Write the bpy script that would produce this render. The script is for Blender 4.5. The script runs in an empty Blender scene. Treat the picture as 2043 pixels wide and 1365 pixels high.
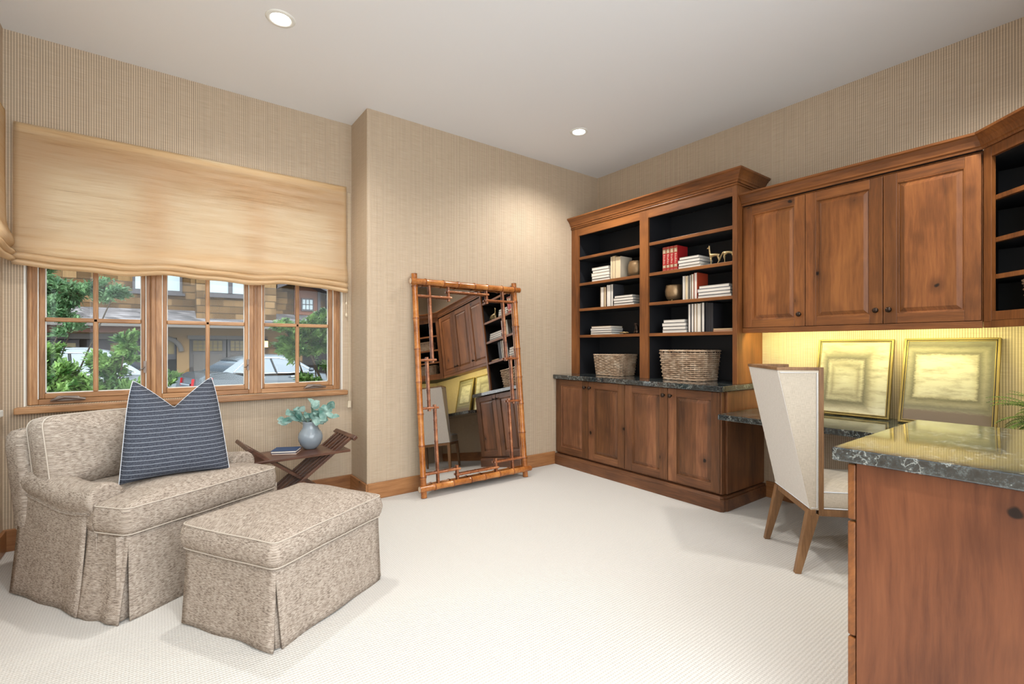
import bpy, math, random
from mathutils import Vector, Matrix, noise
SC = bpy.context.scene
COL = SC.collection
PI = math.pi
RD = math.radians

# ------------------------------------------------------------------ camera, world, exposure
cam_d = bpy.data.cameras.new('camera')
cam = bpy.data.objects.new('camera', cam_d)
COL.objects.link(cam)
cam.location = (0, 0, 1.2)
cam.rotation_euler = (PI / 2, 0, -math.atan2(0.6, 0.8))
cam_d.sensor_width = 36.0
cam_d.lens = 947.0 / 2043.0 * 36.0
cam_d.shift_y = 8.0 / 2043.0
cam_d.clip_start = 0.02
cam_d.clip_end = 200
SC.camera = cam
SC.view_settings.view_transform = 'Standard'
SC.view_settings.look = 'None'
SC.view_settings.exposure = 0.0
SC.view_settings.gamma = 1.0
SC.view_settings.use_curve_mapping = False
SC.cycles.use_denoising = True
SC.cycles.max_bounces = 8
SC.cycles.diffuse_bounces = 5
SC.cycles.glossy_bounces = 4
SC.cycles.transparent_max_bounces = 12
SC.cycles.sample_clamp_indirect = 6.0

world = bpy.data.worlds.new('overcast_sky')
SC.world = world
world.use_nodes = True
wn = world.node_tree
bg = wn.nodes['Background']
SKY_FRONT, SKY_BACK = 1.35, 4.6     # overcast in front of the windows, brighter sky behind the room
_tc = wn.nodes.new('ShaderNodeTexCoord')
_sp = wn.nodes.new('ShaderNodeSeparateXYZ'); wn.links.new(_tc.outputs['Generated'], _sp.inputs[0])
_mr = wn.nodes.new('ShaderNodeMapRange'); wn.links.new(_sp.outputs[1], _mr.inputs[0])
_mr.inputs[1].default_value = -0.1; _mr.inputs[2].default_value = -0.7
_mr.inputs[3].default_value = SKY_FRONT; _mr.inputs[4].default_value = SKY_BACK
_mx = wn.nodes.new('ShaderNodeMix'); _mx.data_type = 'RGBA'
_m2 = wn.nodes.new('ShaderNodeMapRange'); wn.links.new(_sp.outputs[1], _m2.inputs[0])
_m2.inputs[1].default_value = 0.1; _m2.inputs[2].default_value = -0.6
wn.links.new(_m2.outputs[0], _mx.inputs[0])
_mx.inputs[6].default_value = (0.80, 0.90, 1.0, 1); _mx.inputs[7].default_value = (0.93, 0.97, 1.0, 1)
_mz = wn.nodes.new('ShaderNodeMapRange'); wn.links.new(_sp.outputs[2], _mz.inputs[0])   # overcast: brighter overhead
_mz.inputs[1].default_value = 0.0; _mz.inputs[2].default_value = 0.9; _mz.inputs[3].default_value = 0.85; _mz.inputs[4].default_value = 2.3
_mm = wn.nodes.new('ShaderNodeMath'); _mm.operation = 'MULTIPLY'
wn.links.new(_mr.outputs[0], _mm.inputs[0]); wn.links.new(_mz.outputs[0], _mm.inputs[1])
wn.links.new(_mx.outputs[2], bg.inputs[0]); wn.links.new(_mm.outputs[0], bg.inputs[1])

CAN_W = 24.0
UNDER_W = 4.2

# ------------------------------------------------------------------ node helpers
class NT:
    def __init__(s, name):
        s.m = bpy.data.materials.new(name)
        s.m.use_nodes = True
        s.t = s.m.node_tree
        s.b = s.t.nodes['Principled BSDF']
        s.out = s.t.nodes['Material Output']
    def n(s, typ, **kw):
        o = s.t.nodes.new(typ)
        for k, v in kw.items():
            setattr(o, k, v)
        return o
    def put(s, sock, v):
        if v is None:
            return
        if isinstance(v, bpy.types.NodeSocket):
            s.t.links.new(v, sock)
        else:
            if isinstance(v, tuple) and len(v) == 3 and len(sock.default_value) == 4:
                v = v + (1,)
            sock.default_value = v
    def math(s, op, a, b=None, c=None, clamp=False):
        o = s.n('ShaderNodeMath', operation=op, use_clamp=clamp)
        s.put(o.inputs[0], a); s.put(o.inputs[1], b); s.put(o.inputs[2], c)
        return o.outputs[0]
    def vmath(s, op, a, b=None):
        o = s.n('ShaderNodeVectorMath', operation=op)
        s.put(o.inputs[0], a); s.put(o.inputs[1], b)
        return o.outputs[0]
    def noise(s, v, scale, detail=3, rough=0.5):
        o = s.n('ShaderNodeTexNoise')
        s.put(o.inputs['Vector'], v)
        o.inputs['Scale'].default_value = scale
        o.inputs['Detail'].default_value = detail
        o.inputs['Roughness'].default_value = rough
        return o.outputs['Fac']
    def ramp(s, f, stops):
        o = s.n('ShaderNodeValToRGB')
        s.put(o.inputs[0], f)
        e = o.color_ramp.elements
        while len(e) < len(stops):
            e.new(0.5)
        for i, (p, c) in enumerate(stops):
            e[i].position = p
            e[i].color = tuple(c) + (1,) if len(c) == 3 else c
        return o.outputs[0]
    def mix(s, f, a, b, mode='MIX'):
        o = s.n('ShaderNodeMix', data_type='RGBA', blend_type=mode)
        s.put(o.inputs[0], f); s.put(o.inputs[6], a); s.put(o.inputs[7], b)
        return o.outputs[2]
    def obj(s):
        return s.n('ShaderNodeTexCoord').outputs['Object']
    def uv(s):
        return s.n('ShaderNodeTexCoord').outputs['UV']
    def geo(s):
        return s.n('ShaderNodeNewGeometry').outputs['Position']
    def sep(s, v):
        o = s.n('ShaderNodeSeparateXYZ'); s.put(o.inputs[0], v)
        return o.outputs
    def comb(s, x, y, z):
        o = s.n('ShaderNodeCombineXYZ')
        s.put(o.inputs[0], x); s.put(o.inputs[1], y); s.put(o.inputs[2], z)
        return o.outputs[0]
    def rnd(s):
        return s.n('ShaderNodeObjectInfo').outputs['Random']
    def bump(s, h, strength=0.3, dist=0.01):
        o = s.n('ShaderNodeBump')
        o.inputs['Strength'].default_value = strength
        o.inputs['Distance'].default_value = dist
        s.put(o.inputs['Height'], h)
        s.t.links.new(o.outputs[0], s.b.inputs['Normal'])
    def fin(s, col=None, rough=0.6, metal=0.0, spec=0.5):
        s.put(s.b.inputs['Base Color'], col)
        s.put(s.b.inputs['Roughness'], rough)
        s.b.inputs['Metallic'].default_value = metal
        s.b.inputs['Specular IOR Level'].default_value = spec
        return s.m

def lin(r, g, b):
    f = lambda c: (c / 255 / 12.92) if c / 255 <= 0.04045 else ((c / 255 + 0.055) / 1.055) ** 2.4
    return (f(r), f(g), f(b))

def plain(name, rgb, rough=0.6, metal=0.0, spec=0.5, bump=None):
    t = NT(name)
    if bump:
        t.bump(t.noise(t.obj(), bump[0], 3), bump[1], 0.005)
    return t.fin(lin(*rgb), rough, metal, spec)

def wood(name, axis, c_dark, c_mid, c_light, rough=0.38, knots=True, planks=True, fine=1.0):
    t = NT(name)
    r = t.rnd()
    off = t.vmath('ADD', t.obj(), t.comb(t.math('MULTIPLY', r, 17.0), t.math('MULTIPLY', r, 31.0), t.math('MULTIPLY', r, 11.0)))
    x, y, z = t.sep(off)
    if axis == 'z':
        along, across, third = z, t.math('ADD', x, y), x
    elif axis == 'y':
        along, across, third = y, t.math('ADD', x, z), x
    else:
        along, across, third = x, t.math('ADD', y, z), y
    warp = t.noise(off, 2.2, 2)
    acr = t.math('ADD', across, t.math('MULTIPLY', warp, 0.06))
    v = t.comb(acr, t.math('MULTIPLY', along, 0.07), third)
    g1 = t.noise(v, 70 * fine, 5, 0.65)
    v2 = t.comb(acr, t.math('MULTIPLY', along, 0.22), third)
    g2 = t.noise(v2, 6, 3, 0.5)
    f = t.math('ADD', t.math('MULTIPLY', g1, 0.46), t.math('MULTIPLY', g2, 0.54))
    col = t.ramp(f, [(0.34, c_dark), (0.5, c_mid), (0.66, c_light)])
    if planks:
        pk = t.math('FLOOR', t.math('MULTIPLY', t.math('ADD', across, t.math('MULTIPLY', r, 0.06)), 11.0))
        wnz = t.n('ShaderNodeTexWhiteNoise', noise_dimensions='1D')
        t.put(wnz.inputs['W'], pk)
        pf = t.math('MULTIPLY_ADD', wnz.outputs[0], 0.62, 0.66)
        col = t.mix(1.0, col, t.comb(pf, pf, t.math('POWER', pf, 1.3)), 'MULTIPLY')
    blot = t.noise(off, 3.2, 2)
    bf = t.math('MULTIPLY', t.math('SUBTRACT', blot, 0.54, clamp=True), 2.6, clamp=True)
    col = t.mix(bf, col, c_dark)
    if knots:
        vo = t.n('ShaderNodeTexVoronoi')
        kv = t.comb(across, t.math('MULTIPLY', along, 0.75), 0.35)
        t.put(vo.inputs['Vector'], t.vmath('ADD', kv, t.comb(t.math('MULTIPLY', t.noise(off, 14, 2), 0.035), t.math('MULTIPLY', t.noise(off, 11, 2), 0.03), 0.0)))
        vo.inputs['Scale'].default_value = 5.2
        vo.inputs['Randomness'].default_value = 1.0
        d = vo.outputs['Distance']
        halo = t.math('MULTIPLY', t.math('SUBTRACT', 0.26, d, clamp=True), 2.6, clamp=True)
        col = t.mix(halo, col, tuple(c * 0.62 for c in c_dark))
        core = t.math('MULTIPLY', t.math('SUBTRACT', 0.075, d, clamp=True), 40, clamp=True)
        col = t.mix(core, col, tuple(c * 0.12 for c in c_dark))
    t.bump(g1, 0.05, 0.002)
    return t.fin(col, rough, 0, 0.4)

ALD = (lin(88, 52, 26), lin(124, 75, 38), lin(147, 93, 48))
ALB = (lin(78, 50, 33), lin(112, 73, 47), lin(136, 92, 60))
M = {}
M['alder_v'] = wood('knotty_alder_vertical', 'z', *ALD)
M['alder_h'] = wood('knotty_alder_along_wall', 'y', *ALD, planks=False)
M['alder_x'] = wood('knotty_alder_across', 'x', *ALD, planks=False)
M['alder_vp'] = wood('alder_plain_vertical', 'z', *ALD, planks=False, knots=False)
M['base_v'] = wood('base_alder_vertical', 'z', *ALB)
M['base_h'] = wood('base_alder_along_wall', 'y', *ALB, planks=False, knots=False)
M['base_vp'] = wood('base_alder_plain', 'z', *ALB, planks=False, knots=False)
M['end_panel'] = wood('island_end_panel', 'z', lin(78, 42, 24), lin(104, 60, 36), lin(120, 72, 44), planks=False)
M['skirting_x'] = wood('skirting_wood_x', 'x', lin(120, 76, 44), lin(152, 104, 64), lin(176, 126, 82), planks=False)
M['skirting_y'] = wood('skirting_wood_y', 'y', lin(120, 76, 44), lin(152, 104, 64), lin(176, 126, 82), planks=False)
FIR = (lin(120, 82, 50), lin(160, 116, 76), lin(192, 150, 108))
M['fir_v'] = wood('window_fir_vertical', 'z', *FIR, knots=False, planks=False, fine=1.6)
M['fir_x'] = wood('window_fir_horizontal', 'x', *FIR, knots=False, planks=False, fine=1.6)
M['walnut'] = wood('side_table_wood', 'x', lin(48, 28, 20), lin(82, 52, 38), lin(112, 76, 56), knots=False, planks=False, rough=0.3)
M['oakleg'] = wood('chair_leg_wood', 'z', lin(92, 66, 44), lin(128, 94, 62), lin(156, 120, 84), knots=False, planks=False, rough=0.5, fine=1.5)
M['ceiling'] = plain('ceiling_paint', (228, 229, 231), 0.9)
M['white'] = plain('white_paint', (226, 226, 220), 0.6)
M['dark_in'] = plain('near_black_shelf_lining', (30, 31, 35), 0.6)
M['black'] = plain('black', (16, 16, 18), 0.5)
M['bronze'] = plain('dark_bronze', (62, 50, 42), 0.35, 0.8)
M['gold'] = plain('gold_leaf', (128, 110, 66), 0.45, 0.6)
M['goldfig'] = plain('aged_brass', (190, 166, 122), 0.35, 0.85, bump=(60, 0.3))
M['bowl'] = plain('hammered_bronze', (150, 124, 92), 0.38, 0.75, bump=(35, 0.5))
M['gunmetal'] = plain('window_crank_metal', (120, 108, 100), 0.4, 0.6)
M['mirror'] = plain('mirror_glass', (208, 205, 202), 0.015, 1.0)
M['navy'] = plain('navy_cloth', (38, 62, 98), 0.6)
M['tan'] = plain('tan_leather', (120, 76, 50), 0.6)
M['paper'] = plain('paper_edge', (226, 218, 206), 0.8)
M['piping'] = plain('piping_cream', (182, 171, 158), 0.9)
M['pipe_light'] = plain('piping_white', (210, 214, 220), 0.8)
M['cord'] = plain('cord_cream', (214, 200, 176), 0.8)
M['vase'] = plain('vase_glaze', (138, 148, 156), 0.12, 0, 0.6)

def wallpaper(name, axis):
    t = NT(name)
    x, y, z = t.sep(t.geo())
    c = x if axis == 'x' else y
    s = t.math('SINE', t.math('MULTIPLY', c, 2 * PI / 0.0122))
    line = t.math('MULTIPLY_ADD', t.math('SUBTRACT', s, 0.15, clamp=True), 1.15, 0.0, clamp=True)
    wob = t.noise(t.comb(t.math('MULTIPLY', c, 60), 0.0, t.math('MULTIPLY', z, 4)), 1.0, 2)
    hz = t.noise(t.comb(t.math('MULTIPLY', c, 9), 0.0, t.math('MULTIPLY', z, 320)), 1.0, 3)
    big = t.noise(t.comb(t.math('MULTIPLY', c, 45), 0.0, t.math('MULTIPLY', z, 0.4)), 1.0, 1)
    base = t.ramp(hz, [(0.3, lin(187, 167, 142)), (0.7, lin(204, 186, 162))])
    lf = t.math('MULTIPLY', line, t.math('MULTIPLY_ADD', wob, 0.5, 0.45))
    col = t.mix(lf, base, lin(104, 88, 76))
    b = t.math('MULTIPLY_ADD', big, 0.16, 0.92)
    col = t.mix(1.0, col, t.comb(b, b, b), 'MULTIPLY')
    t.bump(t.math('ADD', s, hz), 0.15, 0.002)
    return t.fin(col, 0.62, 0, 0.35)
M['paper_x'] = wallpaper('striped_wallpaper_x', 'x')
M['paper_y'] = wallpaper('striped_wallpaper_y', 'y')

def carpet():
    t = NT('ribbed_cream_carpet')
    p = t.geo()
    x, y, z = t.sep(p)
    rib = t.math('SINE', t.math('MULTIPLY', t.math('ADD', y, t.math('MULTIPLY', t.noise(p, 30, 1), 0.003)), 2 * PI / 0.0135))
    tuft = t.math('SINE', t.math('MULTIPLY', x, 2 * PI / 0.011))
    h = t.math('ADD', t.math('MULTIPLY', rib, 0.6), t.math('MULTIPLY', tuft, 0.35))
    n = t.noise(p, 260, 2)
    f = t.math('ADD', t.math('MULTIPLY', h, 0.25), n)
    col = t.ramp(f, [(0.15, lin(182, 179, 173)), (0.6, lin(208, 205, 200)), (0.95, lin(218, 216, 211))])
    t.bump(t.math('ADD', h, n), 0.35, 0.003)
    return t.fin(col, 0.95, 0, 0.1)
M['carpet'] = carpet()

def tweed():
    t = NT('oatmeal_tweed')
    tc = t.n('ShaderNodeTexCoord')
    x, y, z = t.sep(tc.outputs['Object'])
    nz = t.sep(tc.outputs['Normal'])[2]
    top = t.math('MULTIPLY', t.math('SUBTRACT', t.math('ABSOLUTE', nz), 0.62, clamp=True), 20, clamp=True)
    a = t.math('ADD', x, t.math('MULTIPLY', y, 0.9))
    def fleck(u, v):
        s1 = t.noise(t.comb(t.math('MULTIPLY', u, 72), t.math('MULTIPLY', v, 430), 0.3), 1.0, 4, 0.7)
        s2 = t.noise(t.comb(t.math('MULTIPLY', u, 60), t.math('MULTIPLY', v, 16), 5.0), 1.0, 2, 0.5)
        zz = t.math('PINGPONG', u, 0.005)
        c_ = t.math('SINE', t.math('MULTIPLY', t.math('ADD', v, zz), 2 * PI / 0.0055))
        return t.math('ADD', t.math('MULTIPLY', s1, 0.86), t.math('ADD', t.math('MULTIPLY', s2, 0.14), t.math('MULTIPLY', c_, 0.035)))
    fa = fleck(a, z); fb = fleck(x, y)
    mf = t.n('ShaderNodeMix'); t.put(mf.inputs[0], top); t.put(mf.inputs[2], fa); t.put(mf.inputs[3], fb)
    f = mf.outputs[0]
    col = t.ramp(f, [(0.34, lin(76, 66, 60)), (0.43, lin(132, 119, 107)), (0.52, lin(166, 153, 140)), (0.68, lin(196, 186, 174))])
    t.bump(f, 0.4, 0.003)
    return t.fin(col, 0.92, 0, 0.15)
M['tweed'] = tweed()

def pillow_mat():
    t = NT('charcoal_pinstripe_linen')
    u, v, w = t.sep(t.uv())
    s = t.math('FRACT', t.math('MULTIPLY', v, 23.0))
    line = t.math('LESS_THAN', t.math('ABSOLUTE', t.math('SUBTRACT', s, 0.5)), 0.040)
    n = t.noise(t.obj(), 180, 3)
    base = t.ramp(n, [(0.3, lin(50, 54, 64)), (0.7, lin(78, 82, 92))])
    col = t.mix(line, base, lin(160, 166, 176))
    t.bump(n, 0.3, 0.002)
    return t.fin(col, 0.9, 0, 0.15)
M['pillow'] = pillow_mat()

def stone(name, dark=(20, 23, 25), mid=(42, 49, 51), vein=(164, 170, 165), rough=0.06):
    t = NT(name)
    p = t.geo()
    warp = t.vmath('ADD', p, t.comb(t.math('MULTIPLY', t.noise(p, 3, 4), 0.10), t.math('MULTIPLY', t.noise(p, 4, 4), 0.08), 0.0))
    n1 = t.noise(warp, 55, 8, 0.8)
    col = t.ramp(n1, [(0.36, lin(*dark)), (0.52, lin(*mid)), (0.70, lin(100, 108, 108))])
    big = t.noise(p, 1.6, 2)
    n2 = t.noise(warp, 3.2, 6, 0.72)
    v = t.math('ABSOLUTE', t.math('SUBTRACT', n2, 0.5))
    vf = t.math('MULTIPLY', t.math('SUBTRACT', 0.010, v, clamp=True), 90, clamp=True)
    col = t.mix(t.math('MULTIPLY', vf, t.math('MULTIPLY_ADD', n1, 1.4, -0.1, clamp=True)), col, lin(*vein))
    vo = t.n('ShaderNodeTexVoronoi', feature='DISTANCE_TO_EDGE'); t.put(vo.inputs['Vector'], warp); vo.inputs['Scale'].default_value = 9
    vf2 = t.math('MULTIPLY', t.math('SUBTRACT', 0.012, vo.outputs[0], clamp=True), 60, clamp=True)
    col = t.mix(t.math('MULTIPLY', vf2, t.math('MULTIPLY', t.math('SUBTRACT', big, 0.54, clamp=True), 1.4, clamp=True)), col, lin(160, 166, 160))
    t.b.inputs['IOR'].default_value = 1.9
    return t.fin(col, rough, 0, 0.5)
M['stone'] = stone('dark_green_veined_stone')

def linen(name, c0, c1):
    t = NT(name)
    p = t.obj()
    x, y, z = t.sep(p)
    a = t.math('ADD', x, y)
    n = t.noise(t.comb(t.math('MULTIPLY', a, 40), t.math('MULTIPLY', z, 420), 0.0), 1.0, 2)
    n2 = t.noise(t.comb(t.math('MULTIPLY', a, 420), t.math('MULTIPLY', z, 40), 0.0), 1.0, 2)
    f = t.math('MULTIPLY', t.math('ADD', n, n2), 0.5)
    col = t.ramp(f, [(0.35, lin(*c0)), (0.65, lin(*c1))])
    t.bump(f, 0.2, 0.001)
    return t.fin(col, 0.9, 0, 0.15)
M['linen'] = linen('natural_linen', (176, 166, 150), (200, 190, 174))
M['linen_pale'] = linen('pale_linen', (206, 202, 196), (222, 219, 214))

def shade_mat():
    t = NT('woven_straw_shade')
    x, y, z = t.sep(t.geo())
    c = t.math('ADD', x, t.math('MULTIPLY', y, 0.8))
    wz = t.math('ADD', z, t.math('MULTIPLY', t.noise(t.comb(c, 0.0, z), 2.0, 2), 0.03))
    n = t.noise(t.comb(t.math('MULTIPLY', c, 5), 0.0, t.math('MULTIPLY', wz, 190)), 1.0, 4, 0.65)
    n2 = t.noise(t.comb(t.math('MULTIPLY', c, 1.2), 0.0, t.math('MULTIPLY', wz, 26)), 1.0, 3)
    f = t.math('ADD', t.math('MULTIPLY', n, 0.6), t.math('MULTIPLY', n2, 0.4))
    col = t.ramp(f, [(0.34, lin(196, 162, 122)), (0.46, lin(230, 204, 168)), (0.62, lin(244, 228, 204))])
    t.put(t.b.inputs['Base Color'], col)
    t.b.inputs['Roughness'].default_value = 0.8
    t.b.inputs['Specular IOR Level'].default_value = 0.15
    tr = t.n('ShaderNodeBsdfTranslucent')
    t.put(tr.inputs[0], t.mix(0.8, col, lin(255, 246, 230)))
    ms = t.n('ShaderNodeMixShader')
    ms.inputs[0].default_value = 0.74
    t.t.links.new(t.b.outputs[0], ms.inputs[1])
    t.t.links.new(tr.outputs[0], ms.inputs[2])
    t.t.links.new(ms.outputs[0], t.out.inputs[0])
    return t.m
M['shade'] = shade_mat()

def glass_mat():
    t = NT('window_glass')
    tr = t.n('ShaderNodeBsdfTransparent')
    tr.inputs[0].default_value = (0.96, 0.98, 0.97, 1)
    gl = t.n('ShaderNodeBsdfGlossy')
    gl.inputs['Roughness'].default_value = 0.0
    fr = t.n('ShaderNodeFresnel'); fr.inputs[0].default_value = 1.45
    ms = t.n('ShaderNodeMixShader')
    t.t.links.new(t.math('MULTIPLY', fr.outputs[0], 0.35), ms.inputs[0])
    t.t.links.new(tr.outputs[0], ms.inputs[1])
    t.t.links.new(gl.outputs[0], ms.inputs[2])
    t.t.links.new(ms.outputs[0], t.out.inputs[0])
    return t.m
M['glass'] = glass_mat()

def emis(name, rgb, s):
    t = NT(name)
    t.put(t.b.inputs['Base Color'], rgb)
    t.put(t.b.inputs['Emission Color'], rgb)
    t.b.inputs['Emission Strength'].default_value = s
    return t.m
M['lens'] = emis('lamp_lens', (1.0, 0.98, 0.95), 30.0)
M['under_lens'] = emis('cabinet_lamp_lens', (1.0, 0.9, 0.45), 4.0)
M['lantern_glow'] = emis('lantern_glow', (1.0, 0.72, 0.25), 2.2)

def bamboo(name, c0, c1, c2, rough=0.22):
    t = NT(name)
    p = t.obj()
    n = t.noise(p, 9, 3)
    n2 = t.noise(t.vmath('MULTIPLY', p, (1.0, 1.0, 1.0)), 60, 2)
    f = t.math('ADD', t.math('MULTIPLY', n, 0.75), t.math('MULTIPLY', n2, 0.25))
    col = t.ramp(f, [(0.33, lin(*c0)), (0.5, lin(*c1)), (0.68, lin(*c2))])
    return t.fin(col, rough, 0, 0.6)
M['bamboo'] = bamboo('honey_bamboo', (128, 72, 30), (166, 102, 48), (194, 132, 72))
M['bamboo_thin'] = bamboo('thin_bamboo', (112, 62, 36), (152, 92, 56), (190, 130, 88))
M['bamboo_node'] = bamboo('bamboo_node', (84, 42, 22), (118, 64, 36), (150, 88, 52))
M['cane_end'] = plain('cane_end', (196, 176, 152), 0.8)

def wicker(name):
    t = NT(name)
    n = t.noise(t.obj(), 14, 2)
    col = t.ramp(n, [(0.3, lin(150, 122, 98)), (0.5, lin(186, 160, 134)), (0.7, lin(212, 192, 168))])
    return t.fin(col, 0.7, 0, 0.3)
M['wicker'] = wicker('grey_brown_wicker')

def leafmat(name, a, b, rough=0.5, scale=30):
    t = NT(name)
    n = t.noise(t.obj(), scale, 2)
    col = t.ramp(n, [(0.35, lin(*a)), (0.65, lin(*b))])
    t.put(t.b.inputs['Base Color'], col)
    t.b.inputs['Roughness'].default_value = rough
    tr = t.n('ShaderNodeBsdfTranslucent')
    t.put(tr.inputs[0], col)
    ms = t.n('ShaderNodeMixShader'); ms.inputs[0].default_value = 0.25
    t.t.links.new(t.b.outputs[0], ms.inputs[1]); t.t.links.new(tr.outputs[0], ms.inputs[2])
    t.t.links.new(ms.outputs[0], t.out.inputs[0])
    return t.m
M['euca'] = leafmat('eucalyptus_leaf', (86, 134, 124), (178, 206, 198), 0.6, 16)
M['stem'] = plain('green_stem', (96, 108, 78), 0.7)
M['fern'] = leafmat('fern_leaf', (52, 78, 34), (112, 138, 64), 0.5, 40)

# ------------------------------------------------------------------ mesh builder
class MB:
    def __init__(s):
        s.v, s.f, s.mi, s.sm, s.uv = [], [], [], [], {}
        s.M = Matrix.Identity(4)
    def add(s, vs, fs, mi=0, smooth=False):
        b = len(s.v)
        for p in vs:
            s.v.append(s.M @ Vector(p))
        for f in fs:
            s.f.append([b + i for i in f]); s.mi.append(mi); s.sm.append(smooth)
        return b
    def box(s, x0, y0, z0, x1, y1, z1, mi=0):
        if x0 > x1: x0, x1 = x1, x0
        if y0 > y1: y0, y1 = y1, y0
        if z0 > z1: z0, z1 = z1, z0
        s.add([(x0, y0, z0), (x1, y0, z0), (x1, y1, z0), (x0, y1, z0), (x0, y0, z1), (x1, y0, z1), (x1, y1, z1), (x0, y1, z1)],
              [(0, 3, 2, 1), (4, 5, 6, 7), (0, 1, 5, 4), (1, 2, 6, 5), (2, 3, 7, 6), (3, 0, 4, 7)], mi)
        return s
    def hexa(s, p, mi=0):  # 8 points, bottom 4 then top 4
        s.add(p, [(0, 3, 2, 1), (4, 5, 6, 7), (0, 1, 5, 4), (1, 2, 6, 5), (2, 3, 7, 6), (3, 0, 4, 7)], mi)
        return s
    def loft(s, rings, closed=True, cap=True, mi=0, smooth=True):
        n = len(rings[0]); vs = []; fs = []
        for r in rings: vs += list(r)
        for k in range(len(rings) - 1):
            for i in range(n if closed else n - 1):
                j = (i + 1) % n
                fs.append((k * n + i, k * n + j, (k + 1) * n + j, (k + 1) * n + i))
        s.add(vs, fs, mi, smooth)
        if cap and closed:
            s.add(rings[0], [tuple(range(n))[::-1]], mi, False)
            s.add(rings[-1], [tuple(range(n))], mi, False)
        return s
    def tube(s, pts, r, n=6, closed=False, cap=True, mi=0, smooth=True):
        pts = [Vector(p) for p in pts]
        rs = r if isinstance(r, (list, tuple)) else [r] * len(pts)
        rings = []; m = len(pts); up = None
        for i in range(m):
            if closed: d = pts[(i + 1) % m] - pts[i - 1]
            else: d = pts[min(i + 1, m - 1)] - pts[max(i - 1, 0)]
            if d.length < 1e-9: d = Vector((0, 0, 1))
            d.normalize()
            if up is None:
                up = Vector((0, 0, 1)) if abs(d.z) < 0.9 else Vector((1, 0, 0))
            a = d.cross(up)
            if a.length < 1e-6:
                a = d.cross(Vector((0.3, 1, 0.2)))
            a.normalize(); b = a.cross(d).normalized(); up = b
            rings.append([pts[i] + (a * math.cos(2 * PI * k / n) + b * math.sin(2 * PI * k / n)) * rs[i] for k in range(n)])
        if closed:
            rings.append(rings[0])
            return s.loft(rings, True, False, mi, smooth)
        return s.loft(rings, True, cap, mi, smooth)
    def lathe(s, prof, c=(0, 0, 0), n=28, mi=0, cap=True, smooth=True):
        rings = [[(c[0] + r * math.cos(2 * PI * k / n), c[1] + r * math.sin(2 * PI * k / n), c[2] + z) for k in range(n)] for r, z in prof]
        return s.loft(rings, True, cap, mi, smooth)
    def prism(s, poly, z0, z1, mi=0):
        n = len(poly)
        vs = [(p[0], p[1], z0) for p in poly] + [(p[0], p[1], z1) for p in poly]
        fs = [tuple(range(n))[::-1], tuple(range(n, 2 * n))] + [(i, (i + 1) % n, n + (i + 1) % n, n + i) for i in range(n)]
        s.add(vs, fs, mi); return s
    def quadgrid(s, fn, nu, nv, mi=0, smooth=True, uv=False, uvz=None):
        vs = []; fs = []; b0 = len(s.v)
        for j in range(nv + 1):
            for i in range(nu + 1):
                vs.append(fn(i / nu, j / nv))
                if uv: s.uv[b0 + len(vs) - 1] = (i / nu, j / nv if uvz is None else vs[-1][2] * uvz)
        for j in range(nv):
            for i in range(nu):
                a = j * (nu + 1) + i
                fs.append((a, a + 1, a + nu + 2, a + nu + 1))
        s.add(vs, fs, mi, smooth); return s

OFF = {}
def thing(name, label, cat, loc=(0, 0, 0), rotz=0, group=None, local=False):
    o = bpy.data.objects.new(name, None)
    COL.objects.link(o)
    o.location = loc; o.rotation_euler = (0, 0, rotz)
    o['label'] = label; o['category'] = cat
    if group: o['group'] = group
    o.empty_display_size = 0.05
    OFF[o.name] = Vector((0, 0, 0)) if local else Vector(loc)
    return o
def tag(o, label, cat, group=None, kind=None):
    o['label'] = label; o['category'] = cat
    if group: o['group'] = group
    if kind: o['kind'] = kind
    return o
def struct(o):
    o['kind'] = 'structure'; return o
def part(name, mb, mats, parent=None, bevel=0.0, seg=2, origin=None, subsurf=0, label=None, weld=False):
    if not isinstance(mats, (list, tuple)): mats = [mats]
    xs = [v.x for v in mb.v]; ys = [v.y for v in mb.v]; zs = [v.z for v in mb.v]
    o0 = Vector(origin) if origin is not None else Vector(((min(xs) + max(xs)) / 2, (min(ys) + max(ys)) / 2, min(zs)))
    me = bpy.data.meshes.new(name)
    me.from_pydata([v - o0 for v in mb.v], [], mb.f)
    for m in mats: me.materials.append(M[m] if isinstance(m, str) else m)
    me.polygons.foreach_set('material_index', mb.mi)
    me.polygons.foreach_set('use_smooth', mb.sm)
    if mb.uv:
        ul = me.uv_layers.new(name='UVMap')
        for lp in me.loops:
            ul.data[lp.index].uv = mb.uv.get(lp.vertex_index, (0, 0))
    me.update()
    o = bpy.data.objects.new(name, me)
    COL.objects.link(o)
    base = OFF[parent.name] if parent else Vector((0, 0, 0))
    o.location = o0 - base
    if parent: o.parent = parent
    OFF[o.name] = o0
    if weld:
        w = o.modifiers.new('weld', 'WELD'); w.merge_threshold = 0.0001
    if bevel > 0:
        b = o.modifiers.new('bevel', 'BEVEL'); b.width = bevel; b.segments = seg; b.limit_method = 'ANGLE'; b.angle_limit = RD(40)
    if subsurf:
        ss = o.modifiers.new('subd', 'SUBSURF'); ss.levels = subsurf; ss.render_levels = subsurf
    if label: o['label'] = label
    return o

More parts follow.
